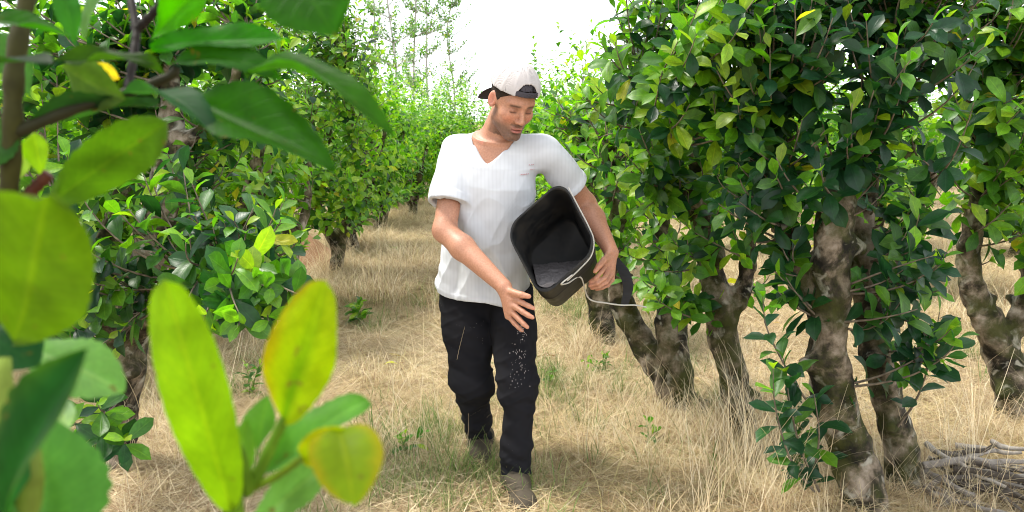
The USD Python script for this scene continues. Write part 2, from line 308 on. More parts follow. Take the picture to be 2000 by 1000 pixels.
# ------------------------------------------------------------------ ground and dry grass
def build_ground():
    xs = np.unique(np.concatenate([np.linspace(-8, 8, 107), np.linspace(-40, 40, 33), [-400, -150, -80, 80, 150, 400]]))
    ys = np.unique(np.concatenate([np.linspace(-2, 14, 107), np.linspace(14, 60, 24), [-400, -150, -60, -20, 100, 200, 400]]))
    X, Y = np.meshgrid(xs, ys, indexing='ij')
    v = np.stack([X, Y, gz(X, Y)], -1).reshape(-1, 3)
    i = np.arange(len(xs) - 1)[:, None] * len(ys); j = np.arange(len(ys) - 1)[None]
    q = np.stack([i + j, i + len(ys) + j, i + len(ys) + j + 1, i + j + 1], -1).reshape(-1, 4)
    tag(part('ground', fuse([(v, q)]), 'soil'), 'straw coloured ground of dry cut grass between the tree rows', 'ground', kind='structure')
build_ground()

STRAW = 0.94 * np.array([0.98, 0.955, 0.865]) * np.array([(0.68, 0.555, 0.375), (0.75, 0.64, 0.46), (0.58, 0.455, 0.29), (0.80, 0.71, 0.55), (0.36, 0.25, 0.15), (0.56, 0.48, 0.27), (0.28, 0.19, 0.115), (0.66, 0.54, 0.38)])
GRASS = np.array([(0.13, 0.20, 0.045), (0.09, 0.16, 0.03), (0.20, 0.25, 0.07), (0.30, 0.30, 0.12)])

def strands(n, rad, length, elev, bend, width, pal, rng, seg=4, tilt=None):
    """n ribbons rooted in a disc: length, elevation (degrees) and downward bend given as (low, high)"""
    r = rad * np.sqrt(rng.random(n)); a = rng.random(n) * 2 * np.pi
    P = np.stack([r * np.cos(a), r * np.sin(a), rng.random(n) * 0.02], 1)
    az = rng.random(n) * 2 * np.pi if tilt is None else tilt + rng.normal(0, 0.7, n)
    el = np.radians(rng.uniform(*elev, n)); L = rng.uniform(*length, n); bd = np.radians(rng.uniform(*bend, n)); sw = rng.normal(0, 0.5, n)
    side = np.stack([-np.sin(az), np.cos(az), np.zeros(n)], 1); w = rng.uniform(*width, n)
    rows, p = [], P.copy()
    for k in range(seg + 1):
        t = k / seg
        wk = (w * (1 - 0.75 * t**1.5))[:, None]
        rows += [p - side * wk, p + side * wk]
        e = el - bd * t; z = az + sw * t
        p = p + (L / seg)[:, None] * np.stack([np.cos(e) * np.cos(z), np.cos(e) * np.sin(z), np.sin(e)], 1)
        p[:, 2] = np.maximum(p[:, 2], 0.004 + 0.012 * rng.random(n))
    v = np.stack(rows, 1); m = 2 * (seg + 1)
    f = np.array([[2 * k, 2 * k + 1, 2 * k + 3, 2 * k + 2] for k in range(seg)])
    f = np.vstack([f[:, [0, 1, 2]], f[:, [0, 2, 3]]])
    F = (np.arange(n)[:, None, None] * m + f[None]).reshape(-1, 3)
    c = pal[rng.integers(0, len(pal), n)] * rng.uniform(0.75, 1.15, (n, 1))
    return v.reshape(-1, 3), F, np.repeat(c, m, 0)

def instancer(name, label, cat, protos, P, which, rz, sc):
    pi = UsdGeom.PointInstancer.Define(stage, path_for(name))
    rel = pi.CreatePrototypesRel()
    for nm, (v, f, c), m in protos:
        rel.AddTarget(part(nm, (v, f), m, pi.GetPrim(), smooth=False, col=c).GetPath())
    pi.CreatePositionsAttr(Vt.Vec3fArray.FromNumpy(P.astype(np.float32)))
    pi.CreateProtoIndicesAttr(Vt.IntArray.FromNumpy(which.astype(np.int32)))
    q = np.zeros((len(P), 4), np.float32); q[:, 0] = np.cos(rz / 2); q[:, 3] = np.sin(rz / 2)
    pi.CreateOrientationsAttr(Vt.QuathArray([Gf.Quath(float(a[0]), 0, 0, float(a[3])) for a in q]))
    pi.CreateScalesAttr(Vt.Vec3fArray.FromNumpy(np.repeat(sc[:, None], 3, 1).astype(np.float32)))
    return tag(pi, label, cat, kind='stuff')

def scatter(n, y0, y1, rng, spread=0.86, bias=1.0):
    """points over the ground in a wedge that widens with distance, denser near"""
    y = y0 + (y1 - y0) * rng.random(n)**bias
    x = (rng.random(n) * 2 - 1) * (y * spread + 0.5)
    return np.stack([x, y, gz(x, y)], 1)

def build_grass():
    rng = np.random.default_rng(5)
    mats_ = [('matted_straw', strands(190, 0.22, (0.10, 0.34), (0, 16), (-4, 24), (0.0007, 0.0019), STRAW * ([1, 1, 1], [1.12, 1.14, 1.16], [0.80, 0.74, 0.66], [1.0, 0.97, 0.92], [0.86, 0.88, 0.72])[k], rng, tilt=None if k % 2 else 0.6), 'straw') for k in range(5)]
    P = np.vstack([scatter(3300, 1.7, 7.0, rng, bias=1.2), scatter(2600, 6.5, 17.0, rng, bias=1.3)])
    P[3300:, 2] += 0.01
    n = len(P); sc = rng.uniform(0.8, 1.3, n); sc[3300:] *= 1.5
    instancer('straw', 'flattened pale straw covering the ground between the tree rows', 'straw', mats_, P, np.array([1, 0, 3, 4, 2])[np.clip(((meshkit.fbm(P * 1.9, 3, 15) - 0.30) * 12 + rng.normal(0, 0.8, n)).astype(int), 0, 4)], rng.random(n) * 6.28, sc)
    tufts = [('grass_tuft', strands(46, 0.09, (0.10, 0.34), (50, 88), (25, 110), (0.0008, 0.0018), STRAW, rng, seg=5), 'straw') for k in range(5)]
    P = np.vstack([scatter(620, 1.9, 7.0, rng, bias=1.1), scatter(2600, 6.0, 17.0, rng, bias=1.2)])
    # the trodden path where the man walks stays short; tall tufts stand along the tree rows
    path = np.abs(P[:, 0] - (0.05 - 0.10 * (P[:, 1] - 3))) < 0.28 + 0.03 * P[:, 1]
    feet = [(1560, 1000), (1820, 985), (1468, 892), (1350, 852), (1182, 694), (1985, 850), (655, 542), (560, 592)]
    P = np.vstack([P] + [ground_at(*q) + np.c_[(lambda a, r: np.stack([r * np.cos(a), r * np.sin(a), 0 * a], 1))(rng.random(16) * 6.28, rng.uniform(0.09, 0.22, 16))] for q in feet]); P[:, 2] = gz(P[:, 0], P[:, 1])
    keep = (np.hypot(P[:, 0] - 0.0, P[:, 1] - 2.9) > 0.55) & (((meshkit.fbm(P * 1.3, 2, 9) > 0.43) & (np.append(~path, np.ones(128, bool)) | (P[:, 1] > 5.0))) | (np.arange(len(P)) >= len(P) - 128)); P = P[keep]
    n = len(P); sc = rng.uniform(0.55, 1.2, n) * np.where(P[:, 1] > 5, 1.15, 0.85)
    instancer('dry_grass', 'upright dry yellow grass tufts along the rows and path', 'grass', tufts, P, rng.integers(0, 5, n), rng.random(n) * 6.28, sc)
    # taller seed stalks, thin and pale, in the foot of the right row
    stalks = [('grass_stalk', strands(16, 0.10, (0.30, 0.62), (62, 86), (10, 75), (0.0007, 0.0013), STRAW[[0, 1, 3]], rng, seg=6), 'straw') for k in range(4)]
    cs = [(1500, 975, 9, 0.22), (1560, 985, 7, 0.15), (1380, 930, 6, 0.25), (1850, 900, 10, 0.35), (1250, 880, 7, 0.3), (640, 560, 10, 0.5), (780, 560, 16, 0.7), (300, 900, 12, 0.35), (760, 430, 40, 1.4), (1130, 640, 14, 0.5), (1900, 700, 10, 0.5), (820, 900, 5, 0.2)]
    P = np.vstack([ground_at(px, py) + np.c_[rng.normal(0, s, (k, 2)), np.zeros(k)] for px, py, k, s in cs]); P[:, 2] = gz(P[:, 0], P[:, 1])
    n = len(P)
    instancer('tall_grass', 'tall thin pale grass stalks leaning beside the trunks', 'grass', stalks, P, rng.integers(0, 4, n), rng.random(n) * 6.28, rng.uniform(0.7, 1.15, n))
    green = [('green_tuft', strands(30, 0.07, (0.06, 0.22), (35, 85), (20, 90), (0.001, 0.0024), GRASS, rng, seg=4), 'straw') for k in range(4)]
    cs = [(840, 870, 34, 0.16), (770, 980, 30, 0.18), (1100, 760, 14, 0.15), (1400, 960, 10, 0.2), (600, 900, 12, 0.2), (1150, 900, 8, 0.2), (1130, 600, 50, 0.35), (950, 985, 20, 0.2), (1050, 800, 14, 0.15), (700, 900, 16, 0.2), (1280, 800, 14, 0.25), (1420, 800, 10, 0.2), (1000, 980, 10, 0.2), (700, 600, 30, 0.4), (1180, 640, 26, 0.25), (1230, 700, 22, 0.30), (1075, 740, 7, 0.06), (760, 600, 20, 0.35), (540, 720, 10, 0.2), (1840, 690, 10, 0.25), (900, 960, 8, 0.1), (1200, 760, 10, 0.2), (860, 440, 20, 0.8), (480, 770, 8, 0.12)]
    P = np.vstack([ground_at(px, py) + np.c_[rng.normal(0, s, (k, 2)), np.zeros(k)] for px, py, k, s in cs]); P[:, 2] = gz(P[:, 0], P[:, 1])
    n = len(P)
    instancer('green_grass', 'scattered green grass tufts growing through the straw', 'grass', green, P, rng.integers(0, 4, n), rng.random(n) * 6.28, rng.uniform(0.6, 1.1, n))
build_grass()
# ------------------------------------------------------------------ leaves and trees
def leaf_template(nu, nv, curl=0.25, fold=0.18, wave=0.0, seed=0, tooth=0.0, ob=1.5, tipw=0.64):
    """unit leaf: x across (-.5 .. .5 of the width), y along (0 .. 1), z off the blade; obovate, folded at the midrib, curling along its length"""
    v = np.linspace(0, 1, nv + 1); u = np.linspace(-1, 1, nu + 1)
    w = np.sin(np.pi * np.clip(v, 0, 1)**ob)**tipw; w[0] = 0.05; w[-1] = 0.02
    U, V = np.meshgrid(u, v, indexing='ij')
    Wd = np.broadcast_to(w, U.shape).copy()
    if tooth: Wd *= 1 + tooth * np.abs(U)**4 * np.sin(V * 62 + seed)
    x = 0.5 * U * Wd
    ang = curl * (V - 0.15)
    y = np.where(abs(curl) > 1e-6, np.sin(ang) / (curl or 1) + np.sin(0.15 * curl) / (curl or 1), V)
    z = -(1 - np.cos(ang)) / (curl or 1) + fold * np.abs(U) * Wd * 0.5 * (1 - 0.4 * np.abs(U))
    if wave: z = z + wave * (np.sin(V * 9 + seed) * np.sign(U) * U**2 + 0.6 * np.sin(V * 5.3 + 2 * seed + U))
    P = np.stack([x, y, z], -1).reshape(-1, 3)
    i = np.arange(nu)[:, None] * (nv + 1); j = np.arange(nv)[None]
    q = np.stack([i + j, i + nv + 1 + j, i + nv + 2 + j, i + j + 1], -1).reshape(-1, 4)
    return P, np.vstack([q[:, [0, 1, 2]], q[:, [0, 2, 3]]]), np.stack([(U + 1) / 2, V], -1).reshape(-1, 2)

def place_leaves(tmpl, P, axis, nrm, L, W):
    """many copies of one template: base P, direction axis, face normal nrm, length L and width W per leaf -> (n, m, 3)"""
    T = tmpl[0]
    side = np.cross(axis, nrm); side /= np.maximum(np.linalg.norm(side, axis=1, keepdims=True), 1e-9); nrm = np.cross(side, axis)
    return (P[:, None] + (W[:, None, None] * T[None, :, :1]) * side[:, None] + L[:, None, None] * (T[None, :, 1:2] * axis[:, None] + T[None, :, 2:] * nrm[:, None]))

TM = [leaf_template(4, 6, c, f, w, s) for c, f, w, s in ((0.5, 0.22, 0.02, 0), (0.9, 0.3, 0.03, 1), (-0.35, 0.25, 0.02, 2), (0.2, 0.35, 0.03, 3), (1.3, 0.15, 0.02, 4))]
TL = [leaf_template(2, 4, c, f, 0, 0) for c, f in ((0.6, 0.25), (1.0, 0.3), (0.1, 0.3))]
TF = [leaf_template(2, 2, c, f, 0, 0, ob=1.2) for c, f in ((0.5, 0.3), (1.0, 0.2))]

DARK = np.array([(0.008, 0.040, 0.014), (0.010, 0.050, 0.014), (0.014, 0.060, 0.014), (0.010, 0.046, 0.020)])
MID = np.array([(0.032, 0.105, 0.012), (0.046, 0.130, 0.015), (0.026, 0.088, 0.012), (0.058, 0.145, 0.018)])
YOUNG = np.array([(0.085, 0.21, 0.010), (0.12, 0.26, 0.012), (0.065, 0.18, 0.010), (0.18, 0.28, 0.016)])
LIME = np.array([(0.13, 0.27, 0.015), (0.18, 0.31, 0.02), (0.22, 0.33, 0.03), (0.09, 0.22, 0.012)])
OLD = np.array([(0.36, 0.36, 0.03), (0.40, 0.34, 0.04)])

def pick(pal, n, rng): return pal[rng.integers(0, len(pal), n)] * rng.uniform(0.8, 1.2, (n, 1))

def shoots(limbs, crown, rng, maxlen=0.8):
    """slender leafy shoots from the limbs towards points in the crown's ellipsoids -> list of (m, 3) curves"""
    lp = np.vstack([spline(np.array([q[:3] for q in l]), 24)[6:] for l in limbs])
    out = []
    for c, r, n in crown:
        c = np.asarray(c, float); r = np.asarray(r, float)
        for _ in range(n):
            d = unit(rng.normal(size=3)); tip = c + r * d * rng.random()**0.45
            cost = np.linalg.norm(lp - tip, axis=1) + 0.7 * np.maximum(lp[:, 2] - tip[2] + 0.15, 0) + rng.random(len(lp)) * 0.15
            b = lp[cost.argmin()]; D = tip - b; dist = np.linalg.norm(D)
            mid = b + D * [0.74, 0.74, 0.40] + rng.normal(0, 0.03, 3) - np.array([0, 0, 0.06 * dist])
            t = np.linspace(0, 1, 9)[:, None]
            out.append((1 - t)**2 * b + 2 * t * (1 - t) * mid + t**2 * tip)
    return out

def leaf_frames(curves, rng, span=0.42, step=0.030, size=(0.07, 0.11), palette=(0.45, 0.42, 0.12, 0.01), tip_young=0.6, droop=0.25, lime=0.0):
    """leaves in a spiral along the outer part of every shoot: base, axis, normal, length, width, colour"""
    rows = []
    for c in curves:
        seg = np.linalg.norm(np.diff(c, axis=0), axis=1); s = np.concatenate([[0], np.cumsum(seg)]); tot = s[-1]
        use = min(span * rng.uniform(0.7, 1.2), tot * 0.92); n = max(int(use / step), 4)
        ss = tot - use + use * np.linspace(0, 1, n)**0.85
        P = np.stack([np.interp(ss, s, c[:, k]) for k in range(3)], 1)
        T = np.gradient(P, axis=0); T /= np.maximum(np.linalg.norm(T, axis=1, keepdims=True), 1e-9)
        a = np.cross(T, [0.13, 0.2, 0.97] if abs(T[0, 2]) < 0.9 else [1, 0.1, 0]); a /= np.maximum(np.linalg.norm(a, axis=1, keepdims=True), 1e-9); b = np.cross(T, a)
        ph = np.arange(n) * 2.399 + rng.random() * 6 + rng.normal(0, 0.3, n)
        R = np.cos(ph)[:, None] * a + np.sin(ph)[:, None] * b
        k = np.linspace(0, 1, n)
        ang = np.radians(np.interp(k, [0, 0.8, 1], [68, 55, 28]) + rng.normal(0, 9, n))[:, None]
        ax = np.cos(ang) * T + np.sin(ang) * R + np.array([0, 0, -droop]) * (rng.random(n)[:, None]) * (1.2 - k[:, None])
        ax /= np.linalg.norm(ax, axis=1, keepdims=True)
        nr = T - (T * ax).sum(1, keepdims=True) * ax + rng.normal(0, 0.22, (n, 3)) + np.array([0, 0, 0.35])
        nr /= np.linalg.norm(nr, axis=1, keepdims=True)
        L = rng.uniform(*size, n) * np.interp(k, [0, 0.15, 0.75, 1], [0.75, 1, 1, 0.55]); W = L * rng.uniform(0.42, 0.54, n)
        kind = rng.choice(4, n, p=palette)
        young = (rng.random(n) < tip_young) & (k > 0.82); kind[young] = 2
        col = np.where((kind == 0)[:, None], pick(DARK, n, rng), np.where((kind == 1)[:, None], pick(MID, n, rng), np.where((kind == 2)[:, None], pick(YOUNG, n, rng), pick(OLD, n, rng))))
        lm = rng.random(n) < lime; col = np.where(lm[:, None], pick(LIME, n, rng), col)
        rows.append((P, ax, nr, L, W, col))
    return [np.concatenate([r[i] for r in rows]) for i in range(6)]

def leaf_mesh(fr, tmpls, rng, sel=None):
    """all leaves of fr as one mesh (v, f), colours, uv"""
    P, ax, nr, L, W, C = [a if sel is None else a[sel] for a in fr]
    which = rng.integers(0, len(tmpls), len(P)); vs, fs, cs, us, n = [], [], [], [], 0
    for i, t in enumerate(tmpls):
        m = which == i
        if not m.any(): continue
        v = place_leaves(t, P[m], ax[m], nr[m], L[m], W[m]); k = len(t[0])
        fs.append((np.arange(m.sum())[:, None, None] * k + t[1][None]).reshape(-1, 3) + n); n += m.sum() * k
        vs.append(v.reshape(-1, 3)); cs.append(np.repeat(C[m], k, 0)); us.append(np.tile(t[2], (m.sum(), 1)))
    return (np.vstack(vs), np.vstack(fs)), np.vstack(cs), np.vstack(us)

def trunk_mesh(limbs, h=0.011, knob=0.5, seed=0, root=True):
    """gnarled forked trunk: swept cones blended together, lumpy like an old pruned tree"""
    paths = [spline(np.array(l, float), 2 * len(l) + 2) for l in limbs]; stubs = []
    r_ = np.random.default_rng(seed)
    for l in [x for x in paths if x[:, 3].max() > 0.03][:3]:            # stubs left by old pruning cuts
        for _ in range(5):
            k = r_.integers(len(l) // 4, len(l) - 2); d_ = unit([r_.normal(), r_.normal() - 0.6, r_.normal() * 0.5 + 0.4]); rr = l[k, 3]
            stubs.append(np.array([[*(l[k, :3] + d_ * rr * 0.5), rr * 0.55], [*(l[k, :3] + d_ * (rr * 1.15 + r_.uniform(0.01, 0.04))), rr * r_.uniform(0.35, 0.5)]]))
    def f(p):
        q = p + 0.018 * (np.stack([meshkit.noise(p * 9, seed + k) for k in range(3)], 1) - 0.5)
        d = None
        for l in paths + stubs:
            e = chain(q, l[:, :3], l[:, 3], 0.012)
            d = e if d is None else smin(d, e, 0.035)
        k = np.clip(1.6 - 0.5 * p[:, 2], 0.4, 1.2) * knob
        return d - k * (0.036 * (meshkit.noise(p * 13, seed + 7) - 0.42) + 0.014 * (meshkit.noise(p * 34, seed + 8) - 0.5))
    allp = np.vstack(paths); m = allp[:, 3].max() + 0.08
    return polygonize(f, allp[:, :3].min(0) - m, allp[:, :3].max(0) + m, h, slack=0.035)

def near_tree(label, limbs_px, crown_px, seed, group='old pruned trees along the rows', singles=250, maxr=None, leaf_kw=None, bark='bark', h=0.011, knob=0.5, extra=None):
    """limbs_px: polylines of (px, py, distance, radius in px); crown_px: (px, py, distance, (rx, ry, rz) in metres, shoots)"""
    rng = np.random.default_rng(seed)
    limbs = [[(*at(px, py, Y), 0.80 * r * Y / FPX) for px, py, Y, r in l] for l in limbs_px]
    for l in limbs[:1]:
        g = np.array(l[0]); base = (g[0], g[1], -0.06); l.insert(0, (*base, g[3] * 1.25))
    o = np.array([limbs[0][0][0], limbs[0][0][1], 0.0])
    crown = [(at(px, py, Y), r, n) for px, py, Y, r, n in crown_px]
    t = thing('plantation_tree', label, 'tree', o, group=None)
    part('trunk', trunk_mesh(limbs, h, knob, seed), bark, t.GetPrim(), origin=o)
    cur = shoots(limbs, crown, rng) + [np.array([at(*q) for q in e]) for e in (extra or [])]
    cur = [spline(c, 9) if len(c) != 9 else c for c in cur]
    tw = fuse([tube(c, np.linspace(0.0055, 0.0016, len(c)), 5) for c in cur])
    tag(part('twigs', tw, 'twig', t.GetPrim(), origin=o), kind='stuff')
    fr = leaf_frames(cur, rng, **(leaf_kw or {}))
    # the leaves that show largest are parts of their own; the rest are one crown
    P = fr[0]; rel = P - EYE; dep = rel @ FWD; sx = 1000 + FPX * rel[:, 0] / dep; sy = 500 - FPX * (rel @ UPV) / dep
    inside = (sx > -20) & (sx < 2020) & (sy > -20) & (sy < 1020)
    score = np.where(inside, fr[3] / dep, 0) * rng.uniform(0.9, 1.1, len(P)); order = np.argsort(-score)
    one, rest = order[:singles], order[singles:]
    for i in one:
        (v, f), c, u = leaf_mesh(fr, [TM[rng.integers(0, len(TM))]], rng, np.array([i]))
        part('leaf', (v, f), 'leaf', t.GetPrim(), col=c, uv=u, origin=o)
    if len(rest):
        m, c, u = leaf_mesh(fr, TL, rng, rest)
        tag(part('crown', m, 'leaf', t.GetPrim(), col=c, uv=u, origin=o), kind='stuff')
    return t, len(P)
N_LEAVES = {}
def build_near_trees():
    big = dict(span=0.48, step=0.030, size=(0.080, 0.128), palette=(0.74, 0.206, 0.05, 0.004), tip_young=0.45)
    N_LEAVES['r1'] = near_tree('large gnarled two stemmed tree with dark glossy crown beside the stick pile',
        [[(1708, 1075, 2.66, 66), (1690, 990, 2.74, 60), (1662, 870, 2.80, 52), (1622, 745, 2.80, 50), (1618, 600, 2.80, 46), (1625, 480, 2.80, 45), (1642, 385, 2.82, 38), (1685, 300, 2.86, 27), (1732, 190, 2.90, 20), (1745, 60, 2.95, 14)],
         [(1780, 1010, 2.86, 46), (1752, 850, 2.95, 42), (1708, 680, 2.95, 36), (1688, 520, 2.95, 30), (1692, 410, 3.0, 22), (1722, 250, 3.0, 14)],
         [(1612, 590, 2.82, 36), (1555, 520, 2.90, 30), (1528, 400, 2.95, 22), (1505, 200, 2.95, 12)],
         [(1705, 600, 2.95, 24), (1770, 480, 2.95, 17), (1820, 330, 2.9, 10)]],
        [(1550, 130, 2.75, (0.34, 0.30, 0.42), 46), (1745, 130, 2.70, (0.30, 0.28, 0.40), 44), (1680, -60, 2.8, (0.5, 0.3, 0.3), 40), (1560, -40, 2.9, (0.3, 0.3, 0.25), 24), (1820, -30, 2.9, (0.3, 0.3, 0.25), 16), (1490, 330, 2.80, (0.18, 0.25, 0.25), 24), (1540, 420, 3.0, (0.12, 0.10, 0.28), 9), (1780, 370, 2.80, (0.17, 0.20, 0.24), 20),
         (1790, 520, 2.66, (0.10, 0.15, 0.22), 15), (1825, 650, 2.65, (0.08, 0.12, 0.10), 7), (1520, 540, 2.75, (0.08, 0.10, 0.20), 8), (1600, 300, 2.6, (0.10, 0.1, 0.10), 2)],
        31, leaf_kw=big, singles=300,
        extra=[[(1600, 960, 2.72), (1565, 880, 2.66), (1545, 800, 2.62), (1530, 700, 2.60)], [(1590, 930, 2.72), (1600, 850, 2.62), (1590, 770, 2.60)], [(1590, 800, 2.75), (1560, 760, 2.68), (1500, 650, 2.62), (1490, 580, 2.6)], [(1590, 960, 2.7), (1545, 900, 2.6), (1515, 800, 2.55), (1510, 720, 2.52)], [(1740, 850, 2.9), (1790, 780, 2.8), (1820, 690, 2.75), (1835, 610, 2.7)]])[1]
    N_LEAVES['r2'] = near_tree('slanting slender trunk tree with bright green crown right behind the bucket',
        [[(1468, 890, 3.40, 26), (1440, 770, 3.42, 34), (1410, 640, 3.45, 34), (1388, 510, 3.50, 30), (1368, 390, 3.50, 28), (1358, 290, 3.55, 19), (1362, 120, 3.6, 12)],
         [(1415, 650, 3.45, 22), (1455, 560, 3.45, 17), (1470, 430, 3.45, 12), (1480, 250, 3.4, 8)],
         [(1375, 420, 3.5, 16), (1300, 330, 3.5, 12), (1260, 150, 3.45, 8)]],
        [(1290, 170, 3.35, (0.36, 0.35, 0.45), 52), (1340, -30, 3.4, (0.32, 0.3, 0.22), 24), (1440, -70, 3.3, (0.3, 0.3, 0.25), 20), (1410, 90, 2.75, (0.24, 0.25, 0.34), 36), (1280, 390, 3.35, (0.24, 0.25, 0.22), 20), (1255, 540, 3.25, (0.12, 0.2, 0.10), 7), (1440, 350, 3.3, (0.12, 0.2, 0.20), 9), (1490, 560, 3.5, (0.08,0.1,0.1), 3)],
        32, leaf_kw=dict(span=0.48, step=0.028, size=(0.078, 0.125), palette=(0.26, 0.42, 0.315, 0.005), tip_young=0.85, lime=0.16), singles=280)[1]
    N_LEAVES['r3'] = near_tree('forked tree with black left limb and pale lichen base between man and slanting trunk',
        [[(1350, 850, 3.75, 40), (1322, 740, 3.75, 42), (1310, 640, 3.75, 36), (1305, 560, 3.8, 28), (1290, 430, 3.8, 20), (1270, 250, 3.85, 12)],
         [(1305, 760, 3.75, 30), (1250, 660, 3.85, 30), (1212, 580, 3.90, 29), (1200, 480, 3.9, 20), (1190, 300, 3.95, 12)]],
        [(1225, 300, 3.9, (0.34, 0.3, 0.50), 60), (1235, 60, 4.0, (0.16, 0.25, 0.28), 16), (1240, 470, 3.7, (0.20, 0.25, 0.20), 22), (1330, 540, 3.6, (0.10, 0.2, 0.10), 4)],
        33, leaf_kw=dict(span=0.46, step=0.028, size=(0.068, 0.108), palette=(0.22, 0.45, 0.32, 0.01), tip_young=0.85, lime=0.28), singles=200)[1]
    N_LEAVES['r4'] = near_tree('short trunk tree with sunny yellow green crown directly behind the left arm',
        [[(1182, 692, 4.95, 32), (1172, 600, 5.0, 30), (1163, 510, 5.0, 27), (1165, 400, 5.05, 20), (1150, 250, 5.1, 11)], [(1168, 500, 5.0, 20), (1210, 400, 5.0, 14), (1230, 250, 5.0, 8)]],
        [(1130, 230, 5.2, (0.30, 0.45, 0.55), 75), (1200, 380, 4.8, (0.35, 0.35, 0.45), 60), (1090, 330, 5.2, (0.20, 0.35, 0.30), 30)],
        34, leaf_kw=dict(span=0.48, step=0.033, size=(0.07, 0.11), palette=(0.10, 0.42, 0.47, 0.01), tip_young=0.95, lime=0.25), singles=150, h=0.014)[1]
    N_LEAVES['r5'] = near_tree('leaning V forked tree with pale grey foot behind the stick pile',
        [[(1985, 850, 3.70, 48), (1975, 740, 3.70, 44), (1940, 650, 3.70, 35), (1900, 560, 3.70, 28), (1895, 470, 3.7, 25), (1915, 360, 3.7, 20), (1920, 150, 3.7, 12)],
         [(1955, 690, 3.7, 28), (1990, 620, 3.7, 22), (2020, 520, 3.7, 18), (2050, 300, 3.7, 11)]],
        [(1940, 130, 3.55, (0.33, 0.3, 0.45), 66), (1950, -40, 3.6, (0.4, 0.3, 0.3), 26), (1990, 380, 3.6, (0.30, 0.3, 0.3), 34), (2080, 150, 3.6, (0.3, 0.3, 0.5), 30), (1900, 330, 3.9, (0.2, 0.3, 0.2), 16)],
        35, leaf_kw=dict(span=0.46, step=0.034, size=(0.10, 0.15), palette=(0.14, 0.42, 0.43, 0.01), tip_young=0.9), singles=200)[1]
    N_LEAVES['l1'] = near_tree('gnarled left row tree with peeling brown bark partly hidden by the close leaves',
        [[(215, 935, 3.10, 46), (235, 780, 3.10, 48), (265, 630, 3.10, 44), (300, 470, 3.10, 40), (325, 370, 3.10, 36), (335, 265, 3.12, 30), (330, 120, 3.15, 18)],
         [(270, 640, 3.05, 24), (370, 560, 2.75, 13), (450, 500, 2.5, 9)], [(245, 700, 3.05, 24), (170, 560, 2.9, 14), (120, 400, 2.9, 9)], [(330, 300, 3.1, 20), (440, 200, 3.1, 12), (480, 60, 3.1, 8)]],
        [(480, 430, 2.45, (0.20, 0.25, 0.18), 24), (520, 560, 2.15, (0.13, 0.2, 0.12), 14), (420, 610, 2.25, (0.12, 0.2, 0.12), 10), (250, 420, 2.7, (0.25, 0.25, 0.3), 26), (130, 600, 2.6, (0.22, 0.25, 0.28), 16),
         (200, 830, 2.5, (0.10, 0.15, 0.10), 4), (450, 130, 3.2, (0.30, 0.3, 0.40), 40), (180, 120, 3.2, (0.4, 0.3, 0.4), 44), (330, 20, 3.3, (0.4, 0.3, 0.35), 40), (60, 60, 3.2, (0.35, 0.3, 0.4), 30), (380, 300, 3.2, (0.2, 0.2, 0.2), 14)],
        36, leaf_kw=dict(span=0.38, step=0.029, size=(0.075, 0.125), palette=(0.46, 0.36, 0.165, 0.015), tip_young=0.8), singles=300)[1]
    N_LEAVES['l2'] = near_tree('mid distance tree whose brown trunk meets the grass left of the path',
        [[(655, 540, 7.2, 17), (662, 480, 7.2, 15), (684, 400, 7.2, 13), (690, 320, 7.2, 10), (680, 150, 7.2, 6)], [(660, 490, 7.2, 14), (620, 400, 7.1, 10), (590, 250, 7.1, 6)]],
        [(655, 130, 7.0, (0.45, 0.6, 0.80), 130), (600, 340, 6.8, (0.42, 0.4, 0.5), 80), (700, 350, 7.0, (0.24, 0.3, 0.4), 50), (620, 10, 7, (0.45, 0.5, 0.5), 60), (730, 200, 7.4, (0.25, 0.4, 0.6), 40), (560, 180, 6.9, (0.4, 0.4, 0.6), 60)],
        37, leaf_kw=dict(span=0.5, step=0.034, size=(0.07, 0.11), palette=(0.06, 0.30, 0.61, 0.03), tip_young=1.0, lime=0.45), singles=60, h=0.018)[1]
    N_LEAVES['l3'] = near_tree('left row tree with low branching dark stems before the reddish soil bank',
        [[(560, 590, 6.2, 15), (572, 520, 6.2, 15), (560, 440, 6.2, 12), (520, 330, 6.2, 12), (510, 150, 6.2, 7)], [(570, 500, 6.2, 13), (600, 400, 6.2, 10), (600, 250, 6.2, 6)]],
        [(500, 160, 6.0, (0.50, 0.5, 0.75), 130), (470, 350, 5.8, (0.40, 0.4, 0.3), 44), (480, 10, 6, (0.5, 0.5, 0.4), 60), (400, 120, 5.8, (0.4, 0.4, 0.6), 50)],
        38, leaf_kw=dict(span=0.5, step=0.034, size=(0.07, 0.11), palette=(0.06, 0.30, 0.61, 0.03), tip_young=1.0, lime=0.45), singles=40, h=0.018)[1]
build_near_trees()

